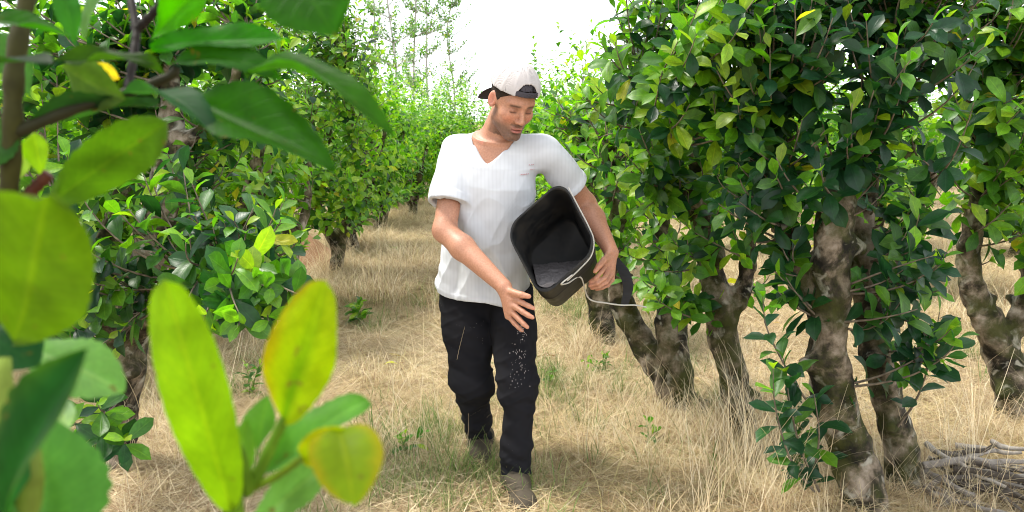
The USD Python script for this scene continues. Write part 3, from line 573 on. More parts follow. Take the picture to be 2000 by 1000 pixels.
def far_tree(label, loc, seed, group, height=2.3, rad=0.75, n=260, pal=(0.10, 0.35, 0.53, 0.02)):
    """a whole smaller pruned tree with a bushy crown of upright shoots"""
    rng = np.random.default_rng(seed)
    limbs = []
    for k in range(4):
        a = k * 1.6 + rng.random(); e = np.array([math.cos(a), math.sin(a), 0]) * rad * 0.55
        limbs.append([np.array([0, 0, -0.05]) if k == 0 else np.array([0, 0, 0.25]), np.array([0.03, 0.02, 0.35]) + e * 0.15, np.array([0, 0, 0.75]) + e * 0.5, np.array([0, 0, 1.3]) + e])
    limbs = [[(*q, r) for q, r in zip(l, (0.085, 0.075, 0.05, 0.025))] for l in limbs]
    crown = [((0, 0, height * 0.62), (rad, rad, height * 0.38), n // 2), ((0, 0, height * 0.40), (rad * 0.95, rad * 0.95, height * 0.29), n // 2 + 110)]
    t = thing('plantation_tree', label, 'tree', loc, 0, group)
    part('trunk', fuse([tube(spline(np.array(l), 9)[:, :3], spline(np.array(l), 9)[:, 3], 7) for l in limbs]), 'bark', t.GetPrim())
    cur = shoots(limbs, crown, rng)
    fr = leaf_frames(cur, rng, span=0.5, step=0.036, size=(0.075, 0.115), palette=pal, tip_young=0.95, lime=0.35)
    m, c, u = leaf_mesh(fr, TF, rng)
    tag(part('crown', m, 'leaf_far', t.GetPrim(), col=c), kind='stuff')
    return t

def build_far_trees():
    rng = np.random.default_rng(77)
    spots = [('bushy tree at the right of the path, first behind the cap', (0.62, 7.0), 1.0), ('small round tree showing beside the left cheek of the man', (0.55, 9.3), 0.9),
             ('bushy tree ending the left row where the straw path narrows', (-1.75, 10.2), 0.98), ('low bushy tree in the middle of the path end', (-1.05, 14.2), 0.98), ('tree with dark foot at the far left of the path end', (-2.35, 13.0), 1.0)]
    protos = [far_tree(spots[k][0], (*spots[k][1], float(gz(*spots[k][1]))), 50 + k, None) for k in range(3)]
    for k in range(3, 5):
        dup(protos[k % 3], (*spots[k][1], float(gz(*spots[k][1]))), rng.random() * 6, spots[k][0], spots[k][2])
    own = [((-2.55, 4.5), 1.16, 'bushy tree behind the upper left leaves, beside the peeling brown trunk'), ((-1.95, 5.2), 1.12, 'bright bushy tree rising behind the upper left leaves, nearest the path'), ((-3.3, 6.0), 1.15, 'bushy tree deep behind the olive leaf at the left edge'),
           ((-1.72, 8.5), 1.12, 'bright green bushy tree behind the brown trunk left of the path'), ((2.9, 6.6), 1.0, 'bushy tree seen between the two stems and the leaning V forked tree'), ((2.1, 8.4), 0.95, 'bushy tree seen low between the slanting trunk and the large gnarled tree')]
    own += [((-1.98, 13.4), 0.92, 'low lime green bush closing the path, leftmost of the three at its end'), ((-1.42, 14.4), 0.95, 'low lime green bush closing the path, middle one of the three at its end'), ((-0.62, 13.2), 0.92, 'low lime green bush closing the path, partly behind the white sleeve'),
            ((-2.05, 10.9), 1.05, 'bright bush pressing on the straw path behind the brown trunk tree'), ((-1.5, 11.8), 0.85, 'small bright bush standing at the left edge of the far path')]
    for i, ((x, y), s, lab) in enumerate(own):
        dup(protos[(i + 1) % 3], (x, y, float(gz(x, y))), rng.random() * 6.28, lab, s)
    pts = []
    for y in (16.5, 18.3):
        for x in np.arange(-12, 12.1, 1.3): pts.append((x + rng.normal(0, 0.25), y + rng.normal(0, 0.4), rng.uniform(0.85, 1.15), 'e'))
    side = [(3.7, 8.6), (4.4, 6.0), (5.3, 8.2), (2.0, 12), (3.4, 11.6), (5.0, 11), (6.8, 10.4), (0.6, 12.5), (4.6, 14), (6.4, 13.4), (8.3, 13), (1.9, 14.8), (-3.2, 8.2), (-4.2, 6.6), (-3.6, 10.8), (-5.0, 9.4), (-4.0, 13.4), (-5.8, 12), (-6.8, 10.4), (-7.6, 13), (-3.0, 15)]
    for i, (x, y) in enumerate(side): pts.append((x, y, rng.uniform(0.95, 1.12), 'r' if x > 0 else 'l'))
    words = {'e': ('bushy green tree in the closed row across the far end of the plantation', 'trees across the far end of the plantation'), 'r': ('bushy green tree in the rows beyond the gnarled trunks at the right', 'trees in the rows beyond the right trunks'),
             'l': ('bushy green tree in the rows behind the close leaves at the left', 'trees in the rows behind the close leaves')}
    for i, (x, y, s, w) in enumerate(pts):
        r = dup(protos[i % 3], (x, y, float(gz(x, y))), rng.random() * 6.28, words[w][0], float(s))
        r.SetCustomDataByKey('group', words[w][1])
    # tall airy trees far behind, almost lost in the bright sky
    for k, (px, Y, H) in enumerate([(770, 27, 8.2), (812, 29, 9.0), (850, 31, 8.0), (885, 33, 7.0), (735, 30, 9.0)]):
        b = at(px, 380, Y); b[2] = 0; r = np.random.default_rng(90 + k)
        t = thing('tall_tree', 'tall thin airy tree rising pale into the sky behind the plantation', 'tree', b, 0, 'tall airy trees behind the plantation')
        tr = spline(np.array([(0, 0, -0.1), (r.normal(0, .1), 0, H * .35), (r.normal(0, .2), 0, H * .7), (r.normal(0, .25), 0, H)]), 12)
        ms = [tube(tr, np.linspace(0.06, 0.012, 12), 6)]; cur = []
        for j in range(120):
            i0 = r.integers(3, 12); s = tr[i0]; a = r.random() * 6.28; ln = r.uniform(0.5, 1.3) * (1.2 - i0 / 18)
            c = spline(np.array([s, s + np.array([math.cos(a), math.sin(a), 0.5]) * ln * 0.5, s + np.array([math.cos(a), math.sin(a), 0.75]) * ln]), 9)
            cur.append(c); ms.append(tube(c, np.linspace(0.012, 0.004, 9), 4))
        part('trunk', fuse(ms), 'pale_bark', t.GetPrim())
        fr = leaf_frames(cur, r, span=0.9, step=0.045, size=(0.10, 0.18), palette=(0.0, 0.5, 0.48, 0.02))
        m, c, u = leaf_mesh(fr, TF, r)
        tag(part('crown', m, 'leaf_far', t.GetPrim(), col=c), kind='stuff')
build_far_trees()

def build_litter():
    rng = np.random.default_rng(19); n = 420
    P = scatter(n, 1.9, 8.0, rng, bias=1.2); P[:, 2] += rng.uniform(0.01, 0.05, n)
    az = rng.random(n) * 6.28; ax = np.stack([np.cos(az), np.sin(az), rng.normal(0, 0.25, n)], 1); ax /= np.linalg.norm(ax, axis=1, keepdims=True)
    nr = rng.normal(0, 0.35, (n, 3)) + [0, 0, 1]; nr /= np.linalg.norm(nr, axis=1, keepdims=True)
    L = rng.uniform(0.05, 0.10, n)
    pal = np.array([(0.22, 0.13, 0.06), (0.30, 0.20, 0.10), (0.16, 0.09, 0.045), (0.40, 0.30, 0.17), (0.35, 0.33, 0.07), (0.12, 0.17, 0.03)])
    m, c, u = leaf_mesh((P, ax, nr, L, L * 0.45, pick(pal, n, rng)), TL, rng)
    tag(part('fallen_leaves', m, 'leaf', None, col=c, uv=u), 'dry brown and yellow fallen leaves lying in the straw', 'leaves', kind='stuff')
build_litter()
# ------------------------------------------------------------------ branches close to the lens
CAMX, CAMU, CAMB = np.array([1.0, 0, 0]), UPV, -FWD

def close_leaf(parent, o, base, tip, width, face, col, curl=0.3, fold=0.25, wave=0.03, seed=0, ob=1.35, tipw=0.85, edge=None, stripe=None, tooth=0.035, petiole=None):
    """base, tip: (px, py, distance); width in metres; face: the blade's normal as (right, up, towards the lens)"""
    T, F, uv = leaf_template(10, 44, curl, fold, wave, seed, tooth, ob, tipw)
    P0, P1 = near(*base), near(*tip); L = np.linalg.norm(P1 - P0)
    tp = T[np.argmax(T[:, 1])] if abs(curl) < 1.2 else T[5 * 45 + 44]
    y, z = tp[1], tp[2]; n = math.hypot(y, z); c, s = y / n, z / n
    T = np.stack([T[:, 0], (T[:, 1] * c + T[:, 2] * s) / n, (-T[:, 1] * s + T[:, 2] * c) / n], 1)
    fr = [np.array([P0]), np.array([unit(P1 - P0)]), np.array([unit(face[0] * CAMX + face[1] * CAMU + face[2] * CAMB)]), np.array([L]), np.array([width])]
    v = place_leaves((T,), fr[0], fr[1], fr[2], fr[3], fr[4])[0]
    C = np.tile(np.array(col, float), (len(v), 1))
    m = meshkit.fbm(np.c_[uv * 4, np.full(len(uv), seed * 3.7)], 3, seed)[:, None]
    C *= 0.8 + 0.4 * m
    if edge is not None:
        w = np.clip((np.abs(uv[:, :1] - 0.5) * 2 - 0.62 + 0.7 * (m - 0.5) - 0.5 * (uv[:, :1] > 0.5) * (seed == 32)) / 0.4, 0, 1); C = C * (1 - w) + np.array(edge) * w
    if stripe is not None:
        w = np.exp(-((uv[:, :1] - 0.5) / 0.11)**2) * np.clip(1.3 - uv[:, 1:], 0, 1); C = C * (1 - w) + np.array(stripe) * w
    lf = part('leaf', (v, F), 'leaf_close', parent, col=C, uv=uv, origin=o)
    return lf

def stem_part(parent, o, pts, radii, col, name='stem', n=24):
    p = spline(np.array([near(*q) if len(q) == 3 else q[0] for q in pts]), n)
    r = np.interp(np.linspace(0, 1, n), np.linspace(0, 1, len(radii)), radii)
    r = r * (1 + 0.10 * np.sin(np.arange(n) * 1.7))
    m = tube(p, r, 10)
    part(name, m, 'green_stem', parent, col=np.tile(np.array(col, float), (len(m[0]), 1)), origin=o)

def build_close():
    G, DG, OL, YG = (0.012, 0.062, 0.0), (0.006, 0.020, 0.004), (0.038, 0.085, 0.004), (0.16, 0.28, 0.008)
    foot = np.array([-0.62, 0.36, 0.0]); o = foot
    t = thing('leafy_branch', 'close branch with large dark green leaves filling the upper left corner', 'branch', o).GetPrim()
    stem_part(t, o, [(foot,), (np.array([-0.50, 0.44, 0.7]),), (-10, 640, 0.56), (15, 400, 0.54), (24, 250, 0.53), (30, 120, 0.53), (60, -40, 0.54)], (0.012, 0.010, 0.0072, 0.0066, 0.0064, 0.0066, 0.005), (0.030, 0.030, 0.006), n=40)
    stem_part(t, o, [(26, 260, 0.53), (140, 215, 0.54), (250, 180, 0.55), (330, 150, 0.55), (345, 130, 0.55)], (0.0045, 0.0035, 0.003), (0.02, 0.02, 0.008), 'twig')
    stem_part(t, o, [(250, 178, 0.55), (262, 100, 0.57), (265, 55, 0.58), (250, -30, 0.6)], (0.003, 0.003), (0.010, 0.007, 0.005), 'twig')
    stem_part(t, o, [(265, 60, 0.58), (300, 25, 0.58), (345, -30, 0.58)], (0.0035, 0.003), (0.010, 0.007, 0.005), 'twig')
    stem_part(t, o, [(20, 410, 0.54), (60, 375, 0.54), (95, 340, 0.54)], (0.004, 0.004), (0.06, 0.02, 0.01), 'twig')
    L = lambda *a, **k: close_leaf(t, o, *a, **k)
    L((345, 190, 0.54), (655, 330, 0.49), 0.048, (0.12, 0.55, 0.75), G, curl=0.35, fold=0.3, seed=1, ob=1.15)
    L((325, 122, 0.55), (540, 140, 0.53), 0.026, (0.1, 0.5, 0.85), (0.012, 0.06, 0.004), curl=0.9, fold=0.2, seed=2)
    L((478, 146, 0.53), (768, 258, 0.47), 0.022, (0.1, 0.85, 0.5), (0.018, 0.07, 0.004), curl=0.9, fold=0.25, seed=3, ob=0.95)
    L((296, 96, 0.55), (566, 84, 0.54), 0.027, (0.0, 0.6, 0.8), (0.012, 0.09, 0.0), curl=0.3, fold=0.2, seed=4, ob=1.1)
    L((540, -110, 0.47), (655, 74, 0.45), 0.055, (-0.1, 0.4, 0.9), (0.013, 0.066, 0.001), curl=0.3, fold=0.25, seed=5)
    L((294, 78, 0.56), (412, -45, 0.55), 0.026, (0.5, 0.2, 0.8), (0.03, 0.15, 0.0), curl=0.2, seed=6)
    L((-60, 45, 0.50), (146, 76, 0.50), 0.018, (0, 0.8, 0.5), (0.013, 0.066, 0.001), curl=0.5, seed=7)
    L((92, 112, 0.52), (303, 112, 0.50), 0.017, (0, 0.6, 0.8), (0.018, 0.045, 0.005), curl=0.2, wave=0.06, seed=8)
    L((-60, 140, 0.46), (102, 118, 0.46), 0.030, (0.1, 0.9, 0.3), DG, curl=0.3, seed=9, tipw=0.5)
    L((120, 128, 0.55), (246, 196, 0.54), 0.034, (-0.3, -0.2, 0.9), (0.045, 0.085, 0.014), curl=0.3, seed=10)
    L((310, 200, 0.55), (48, 248, 0.53), 0.024, (0.1, 0.8, -0.5), (0.012, 0.04, 0.012), curl=0.5, seed=11)
    L((235, 176, 0.54), (436, 296, 0.50), 0.022, (0.3, 0.9, 0.35), (0.016, 0.06, 0.02), curl=0.8, seed=12)
    L((88, 402, 0.52), (330, 238, 0.47), 0.036, (0.3, -0.35, 0.9), OL, curl=-0.5, fold=0.1, seed=13, ob=1.2, tipw=0.65)
    L((160, 132, 0.6), (232, 152, 0.6), 0.016, (0, 0.2, 1), (0.5, 0.36, 0.015), seed=14)
    L((148, 92, 0.54), (118, -40, 0.53), 0.017, (0.4, 0.2, 0.8), (0.018, 0.08, 0.015), seed=15)
    L((165, 82, 0.56), (216, -30, 0.56), 0.020, (-0.5, 0.3, 0.8), (0.06, 0.13, 0.05), curl=0.6, seed=16)
    L((82, 345, 0.55), (68, 258, 0.55), 0.018, (0.1, 0.1, 1), YG, seed=17)
    L((30, 360, 0.55), (52, 296, 0.55), 0.012, (0.3, 0.1, 1), (0.2, 0.3, 0.06), seed=18)
    L((20, 230, 0.54), (-30, 330, 0.52), 0.03, (0.3, 0.3, 0.8), (0.02, 0.07, 0.012), seed=19)
    L((60, 190, 0.6), (-10, 60, 0.6), 0.03, (0.4, 0.4, 0.8), (0.03, 0.09, 0.02), seed=20)

    foot = np.array([-0.42, 0.40, 0.0]); o = foot
    t = thing('leafy_shoot', 'blurred broad olive, dark and pale leaves crowding the lower left corner', 'shoot', o).GetPrim()
    stem_part(t, o, [(foot,), (np.array([-0.38, 0.36, 0.7]),), (40, 1100, 0.36), (10, 900, 0.37), (5, 700, 0.38)], (0.008, 0.007, 0.005, 0.004), (0.14, 0.2, 0.03), n=30)
    L((22, 668, 0.37), (75, 392, 0.31), 0.060, (0.05, -0.15, 1), (0.048, 0.088, 0.002), curl=-0.35, fold=0.08, seed=21, ob=1.3, tipw=0.5, tooth=0.01)
    L((20, 1080, 0.33), (166, 682, 0.31), 0.044, (-0.55, 0.3, 0.75), (0.006, 0.042, 0.007), curl=0.5, fold=0.3, seed=22, ob=1.1, edge=(0.03, 0.08, 0.006))
    L((75, 1150, 0.35), (92, 812, 0.37), 0.055, (0.45, 0.25, 0.85), (0.055, 0.165, 0.04), curl=0.4, fold=0.35, seed=23, ob=1.2)
    L((40, 672, 0.45), (243, 768, 0.44), 0.034, (0.1, 0.6, 0.8), (0.085, 0.19, 0.06), curl=0.3, fold=0.25, seed=24, tipw=0.6)
    L((-60, 640, 0.40), (75, 720, 0.40), 0.034, (0.1, 0.7, 0.6), (0.006, 0.035, 0.010), curl=0.4, seed=25)
    L((-50, 980, 0.36), (60, 930, 0.34), 0.05, (0.1, 0.5, 0.8), (0.008, 0.06, 0.008), curl=0.3, seed=26)
    L((130, 850, 0.42), (122, 775, 0.42), 0.012, (0.3, 0.3, 1), (0.22, 0.32, 0.26), seed=27)

    foot = np.array([-0.16, 0.44, 0.0]); o = foot
    t = thing('leafy_sprig', 'bright yellow green young sprig blurred at the bottom centre left', 'sprig', o).GetPrim()
    stem_part(t, o, [(foot,), (np.array([-0.15, 0.42, 0.6]),), (462, 1060, 0.40), (490, 960, 0.40), (525, 880, 0.40), (562, 805, 0.40)], (0.006, 0.0055, 0.0042, 0.0036, 0.003, 0.0024), (0.07, 0.15, 0.006), n=30)
    stem_part(t, o, [(496, 952, 0.40), (540, 930, 0.395), (592, 893, 0.385)], (0.0022, 0.0018), (0.08, 0.14, 0.006), 'petiole')
    stem_part(t, o, [(462, 1040, 0.40), (440, 985, 0.395), (430, 930, 0.39)], (0.003, 0.0022), (0.08, 0.15, 0.006), 'petiole')
    L((452, 1000, 0.39), (322, 545, 0.36), 0.029, (0.35, 0.05, 0.93), (0.125, 0.215, 0.004), curl=0.35, fold=0.12, seed=31, ob=1.25, tipw=0.38, wave=0.015, tooth=0.01)
    L((556, 822, 0.40), (640, 548, 0.37), 0.034, (-0.1, 0.05, 1), (0.165, 0.215, 0.002), curl=0.3, fold=0.12, seed=32, ob=1.15, tipw=0.45, edge=(0.22, 0.155, 0.002), stripe=(0.055, 0.13, 0.002), tooth=0.01)
    L((505, 930, 0.42), (716, 778, 0.43), 0.030, (-0.25, 0.75, 0.6), (0.055, 0.16, 0.025), curl=0.3, fold=0.25, seed=33, tipw=0.55)
    L((505, 890, 0.42), (525, 770, 0.43), 0.024, (-0.5, 0.5, 0.7), (0.05, 0.14, 0.012), curl=0.3, seed=38)
    L((588, 897, 0.385), (688, 842, 0.37), 0.020, (0.0, -0.1, 1), (0.150, 0.190, 0.0), curl=0.6, fold=0.3, seed=34, tipw=0.4, edge=(0.2, 0.19, 0.003))
    L((660, 838, 0.372), (690, 990, 0.345), 0.033, (0.35, 0.25, 0.9), (0.105, 0.165, 0.004), curl=1.15, fold=0.35, seed=35, tipw=0.55, ob=1.0, edge=(0.18, 0.16, 0.003), tooth=0.01)
    L((478, 1040, 0.42), (645, 902, 0.44), 0.024, (0.2, 0.6, 0.75), (0.08, 0.18, 0.05), curl=0.2, seed=36)
    L((456, 1000, 0.41), (482, 815, 0.42), 0.015, (0.2, 0.2, 1), (0.08, 0.18, 0.015), curl=0.3, seed=37)
build_close()
# ------------------------------------------------------------------ the man
def build_person():
    R = {}                                   # joints: R is his right (left in the picture)
    J = dict(pel=at(942, 536, 3.15), neck=at(966, 262, 3.0), head=at(1002, 196, 2.925),
             r_hip=at(898, 533, 3.15), l_hip=at(996, 535, 3.15), r_knee=at(922, 742, 3.06), l_knee=at(1012, 755, 2.91), r_ank=at(939, 872, 3.27), l_ank=at(1008, 960, 2.885),
             r_sh=at(894, 294, 3.05), l_sh=at(1068, 298, 3.0), r_el=at(868, 450, 2.90), l_el=at(1143, 398, 3.16), r_wr=at(984, 560, 2.70), l_wr=at(1194, 492, 2.98))
    U = unit(J['neck'] - J['pel']); S = J['l_sh'] - J['r_sh']; S = unit(S - U * (S @ U)); Fd = np.cross(S, U)
    if Fd[1] > 0: Fd = -Fd
    TL_ = np.linalg.norm(J['neck'] - J['pel'])

    def loft(p, us, hw, hd, off, w=0.0):
        q = p - J['pel']; s, f, u = q @ S, q @ Fd, q @ U
        a = np.interp(u, us, hw) + w; b = np.interp(u, us, hd) + w; o_ = np.interp(u, us, off)
        k = np.hypot(s / a, (f - o_) / b)
        return (k - 1) * np.minimum(a, b) * 0.9, s, f, u
    bu = [-0.10, 0, 0.12, 0.30, 0.42, 0.50, 0.56, 0.62]
    bw = [0.125, 0.145, 0.132, 0.138, 0.150, 0.135, 0.085, 0.058]
    bd = [0.105, 0.112, 0.100, 0.112, 0.118, 0.098, 0.070, 0.058]
    bo = [0.0, 0.0, 0.005, 0.012, 0.012, 0.0, 0.0, 0.01]

    # head frame: turned towards the bucket side and bowed
    yaw, pit = math.radians(26), math.radians(30)
    hf = np.array([math.sin(yaw) * math.cos(pit), -math.cos(yaw) * math.cos(pit), -math.sin(pit)])
    hs = unit(np.cross([0, 0, 1.0], -hf)); hs = -hs if hs[0] < 0 else hs
    hu = np.cross(hs, -hf); hu = -hu if hu[2] < 0 else hu
    roll = math.radians(-4); hs, hu = hs * math.cos(roll) + hu * math.sin(roll), hu * math.cos(roll) - hs * math.sin(roll)
    HS = 1.0
    def hl(p): q = (p - J['head']) / HS; return np.stack([q @ hs, q @ hf, q @ hu], 1)
    def hw_(x, y, z): return J['head'] + HS * (x * hs + y * hf + z * hu)

    def head_sdf(p):
        q = hl(p); a = q.copy(); a[:, 0] = np.abs(a[:, 0]); v = np.array
        d = ell(q, v([0, -0.014, 0.034]), (0.075, 0.096, 0.084))
        d = smin(d, ell(q, v([0, 0.026, -0.028]), (0.061, 0.060, 0.082)), 0.03)
        d = smin(d, rcone(a, v([0.047, 0.002, -0.066]), v([0.016, 0.066, -0.108]), 0.020, 0.018), 0.03)
        d = smin(d, ell(q, v([0, 0.074, -0.106]), (0.021, 0.018, 0.017)), 0.016)
        d = smin(d, ell(a, v([0.039, 0.055, -0.030]), (0.024, 0.022, 0.022)), 0.022)
        d = smin(d, rcone(a, v([0.010, 0.079, 0.021]), v([0.043, 0.062, 0.021]), 0.011, 0.010), 0.014)
        d = smax(d, -ell(a, v([0.031, 0.089, -0.002]), (0.017, 0.013, 0.0115)), 0.012)
        d = smin(d, ell(a, v([0.031, 0.067, -0.003]), (0.0155, 0.0135, 0.0125)), 0.004)
        d = smin(d, rcone(q, v([0, 0.080, 0.012]), v([0, 0.104, -0.034]), 0.0075, 0.0105), 0.010)
        d = smin(d, ell(a, v([0.0115, 0.093, -0.038]), (0.0085, 0.010, 0.0075)), 0.006)
        d = smin(d, ell(q, v([0, 0.076, -0.072]), (0.024, 0.016, 0.018)), 0.012)
        d = smin(d, ell(q, v([0, 0.091, -0.0655]), (0.022, 0.007, 0.0052)), 0.004)
        d = smin(d, ell(q, v([0, 0.0905, -0.0785]), (0.020, 0.008, 0.0062)), 0.004)
        d = smax(d, -ell(q, v([0, 0.1005, -0.0715]), (0.021, 0.010, 0.0022)), 0.003)
        # ears
        c, s = math.cos(0.25), math.sin(0.25)
        e = a - v([0.077, -0.012, -0.006]); e = np.stack([e[:, 0] * 0.94 - e[:, 1] * -0.34, e[:, 1] * 0.94 + e[:, 0] * -0.34, e[:, 2]], 1)
        ear = ell(e, v([0, 0, 0]), (0.010, 0.020, 0.032)); ear = smax(ear, -ell(e, v([0.008, 0.003, 0.002]), (0.007, 0.011, 0.019)), 0.004)
        d = smin(d, ear, 0.006)
        return d * HS

    # hands: wrist, knuckles and finger joints
    H = lambda *c: [at(*q) for q in c]
    rhand = dict(palm=[(984, 560, 2.70), (1000, 584, 2.665), (1000, 598, 2.66), (997, 610, 2.665), (992, 618, 2.675)],
                 fingers=[H((1004, 584, 2.66), (1021, 592, 2.635), (1033, 598, 2.625), (1042, 602, 2.62)), H((1004, 597, 2.655), (1021, 609, 2.63), (1032, 616, 2.618), (1040, 620, 2.612)),
                          H((1000, 609, 2.66), (1014, 624, 2.638), (1023, 633, 2.625), (1030, 639, 2.62)), H((994, 618, 2.67), (1005, 632, 2.655), (1013, 640, 2.645), (1020, 646, 2.64))],
                 thumb=H((988, 566, 2.69), (1004, 572, 2.655), (1019, 576, 2.635), (1033, 579, 2.625)))
    lhand = dict(palm=[(1194, 492, 2.98), (1184, 514, 2.925), (1189, 525, 2.925), (1193, 535, 2.93), (1195, 545, 2.94)],
                 fingers=[H((1184, 514, 2.925), (1175, 530, 2.885), (1164, 543, 2.875), (1153, 550, 2.885)), H((1189, 526, 2.922), (1180, 543, 2.885), (1167, 553, 2.875), (1152, 558, 2.885)),
                          H((1193, 536, 2.928), (1184, 551, 2.895), (1170, 559, 2.885), (1156, 563, 2.895)), H((1195, 546, 2.94), (1187, 557, 2.915), (1176, 562, 2.905), (1165, 565, 2.91))],
                 thumb=H((1190, 500, 2.955), (1180, 508, 2.90), (1170, 519, 2.87), (1162, 530, 2.865)))
    def hand_sdf(p, h):
        w, *k = [at(*q) for q in h['palm']]
        d = None
        for q, r in zip(k, (0.0125, 0.013, 0.0125, 0.0115)):
            e = rcone(p, w + (q - w) * 0.1, q, 0.019, r); d = e if d is None else smin(d, e, 0.012)
        for f, r in zip(h['fingers'], (0.0098, 0.0102, 0.0096, 0.0085)):
            d = smin(d, chain(p, f, (r * 1.12, r, r * 0.92, r * 0.74), 0.003), 0.005)
        return smin(d, chain(p, h['thumb'], (0.016, 0.0125, 0.0115, 0.0085), 0.004), 0.008)

    fr_m = J['r_el'] * 0.68 + J['r_wr'] * 0.32; fl_m = J['l_el'] * 0.68 + J['l_wr'] * 0.32
    def body_sdf(p):
        d, s, f, u = loft(p, bu, bw, bd, bo)
        d = np.maximum(d, np.maximum(u - 0.575, -0.08 - u))
        d = smin(d, rcone(p, J['r_sh'] - S * -0.015, J['l_sh'] - S * 0.015, 0.048, 0.050), 0.05)
        d = smin(d, rcone(p, J['neck'] - U * 0.03 - Fd * 0.015, hw_(0, -0.022, -0.05), 0.062, 0.054), 0.035)
        d = smin(d, rcone(p, J['neck'] - U * 0.035 + Fd * 0.02 - S * 0.02, hw_(-0.045, 0.0, -0.05), 0.012, 0.010), 0.025)
        for sd in 'rl':
            d = smin(d, rcone(p, J[sd + '_sh'], J[sd + '_el'], 0.049, 0.043), 0.03)
            m = fr_m if sd == 'r' else fl_m
            a = J[sd + '_el'] * 0.9 + J[sd + '_wr'] * 0.1
            d = smin(d, chain(p, [J[sd + '_el'], m, J[sd + '_wr']], (0.042, 0.045, 0.0275), 0.02), 0.02)
            d = smin(d, chain(p, [J[sd + '_hip'], J[sd + '_knee'], J[sd + '_ank']], (0.062, 0.046, 0.036), 0.03), 0.03)
        d = smin(d, hand_sdf(p, rhand), 0.012); d = smin(d, hand_sdf(p, lhand), 0.012)
        near_head = np.linalg.norm(p - J['head'], axis=1) < 0.22
        if near_head.any():
            hd_ = np.full(len(p), 0.08); hd_[near_head] = head_sdf(p[near_head]); d = np.where(near_head, smin(d, hd_, 0.012), d)
        return d
    pts = np.array(list(J.values()) + [q for h in (rhand, lhand) for f in h['fingers'] for q in f])
    v, f = polygonize(body_sdf, pts.min(0) - 0.17, pts.max(0) + 0.17, 0.0037, slack=0.012)

    # skin colours: lips, stubble, brows, lashes, flushed ears, a faint dark tattoo above the right elbow
    skin = np.array((0.375, 0.185, 0.115)); C = np.tile(skin, (len(v), 1))
    q = hl(v); hd_ = np.linalg.norm(q, axis=1) < 0.2; ax = np.abs(q[:, 0]); n1 = meshkit.noise(v * 220, 3)
    def paint(w, c):
        w = (np.clip(w, 0, 1) * hd_)[:, None]; C[:] = C * (1 - w) + np.array(c) * w
    sm = lambda x, a, b: np.clip((x - a) / (b - a), 0, 1)
    paint(0.35 * np.exp(-(((ax - 0.04) / 0.022)**2 + ((q[:, 2] + 0.035) / 0.02)**2)) * (q[:, 1] > 0.03), (0.46, 0.14, 0.08))
    stub = np.maximum(sm(-q[:, 2], 0.052 - 0.25 * np.clip(ax - 0.045, 0, 1) * 0, 0.078) * sm(q[:, 1], -0.005, 0.02), np.exp(-((q[:, 2] + 0.056) / 0.006)**2) * (ax < 0.026) * (q[:, 1] > 0.07))
    stub = np.maximum(stub, np.exp(-((q[:, 1] - 0.012) / 0.016)**2) * sm(ax, 0.05, 0.058) * sm(-q[:, 2], 0.01, 0.03) * 0.8) * (q[:, 2] > -0.13)
    paint(stub * (0.68 + 0.3 * n1), (0.085, 0.05, 0.035))
    lip = np.exp(-((q[:, 2] + 0.072) / 0.0095)**4) * np.clip(1 - (ax / 0.023)**4, 0, 1) * (q[:, 1] > 0.078)
    paint(lip * 0.85, (0.40, 0.13, 0.11))
    paint(np.exp(-((q[:, 2] + 0.0715) / 0.002)**2) * (ax < 0.021) * (q[:, 1] > 0.078), (0.05, 0.015, 0.012))
    paint(np.exp(-(((q[:, 2] - 0.0185 + 0.12 * (ax - 0.03)) / 0.0055)**2)) * np.clip(1 - ((ax - 0.031) / 0.022)**4, 0, 1) * (q[:, 1] > 0.045) * (0.75 + 0.3 * n1), (0.03, 0.018, 0.012))
    paint(np.exp(-(((q[:, 2] + 0.0075) / 0.0035)**2)) * np.clip(1 - ((ax - 0.031) / 0.0155)**4, 0, 1) * (q[:, 1] > 0.05), (0.02, 0.012, 0.010))
    paint(0.75 * np.clip(1 - (((ax - 0.031) / 0.02)**2 + ((q[:, 2] - 0.002) / 0.015)**2), 0, 1) * (q[:, 1] > 0.05), (0.22, 0.10, 0.07))
    paint(0.5 * (ax > 0.074) * (q[:, 1] < 0.02), (0.55, 0.22, 0.16))
    ea = J['r_el'] * 0.78 + J['r_wr'] * 0.22 + np.array([0.022, -0.03, 0.025])
    w = np.clip(1.2 - np.linalg.norm(v - ea, axis=1) / 0.034, 0, 1)[:, None] * 0.55 * meshkit.noise(v * 90, 8)[:, None]
    C[:] = C * (1 - w) + np.array((0.10, 0.09, 0.09)) * w
    for h in (rhand, lhand):
        for fg in h['fingers'] + [h['thumb']]:
            w = np.clip(1 - np.linalg.norm(v - fg[-1], axis=1) / 0.02, 0, 1)[:, None] * 0.5; C[:] = C * (1 - w) + np.array((0.48, 0.20, 0.13)) * w
    o = np.array([J['pel'][0], J['pel'][1], 0.0])
    t = thing('person', 'man in white t-shirt, backward cap and black trousers carrying a black bucket', 'person', o).GetPrim()
    body = part('body', (v, f), 'skin', t, col=C, origin=o)

    # hair under the cap
    def hair(p):
        q = hl(p); d = ell(q, np.array([0, -0.014, 0.034]), (0.0785, 0.0985, 0.087))
        line = 0.026 - 0.3 * np.clip(np.abs(q[:, 0]) - 0.07, 0, 1) + np.clip(q[:, 2] - 0.02, 0, 1) * 1.2
        d = smax(d, q[:, 1] - line, 0.004); d = smax(d, -0.035 + 0.0 * q[:, 0] - q[:, 2] + np.clip(q[:, 1] * 1.2 + 0.02, -0.06, 0.05), 0.004)
        return d + 0.0012 * (meshkit.noise(p * 300, 2) - 0.5)
    m = polygonize(hair, J['head'] - 0.13, J['head'] + 0.15, 0.003)
    part('hair', m, 'hair', t, origin=o)
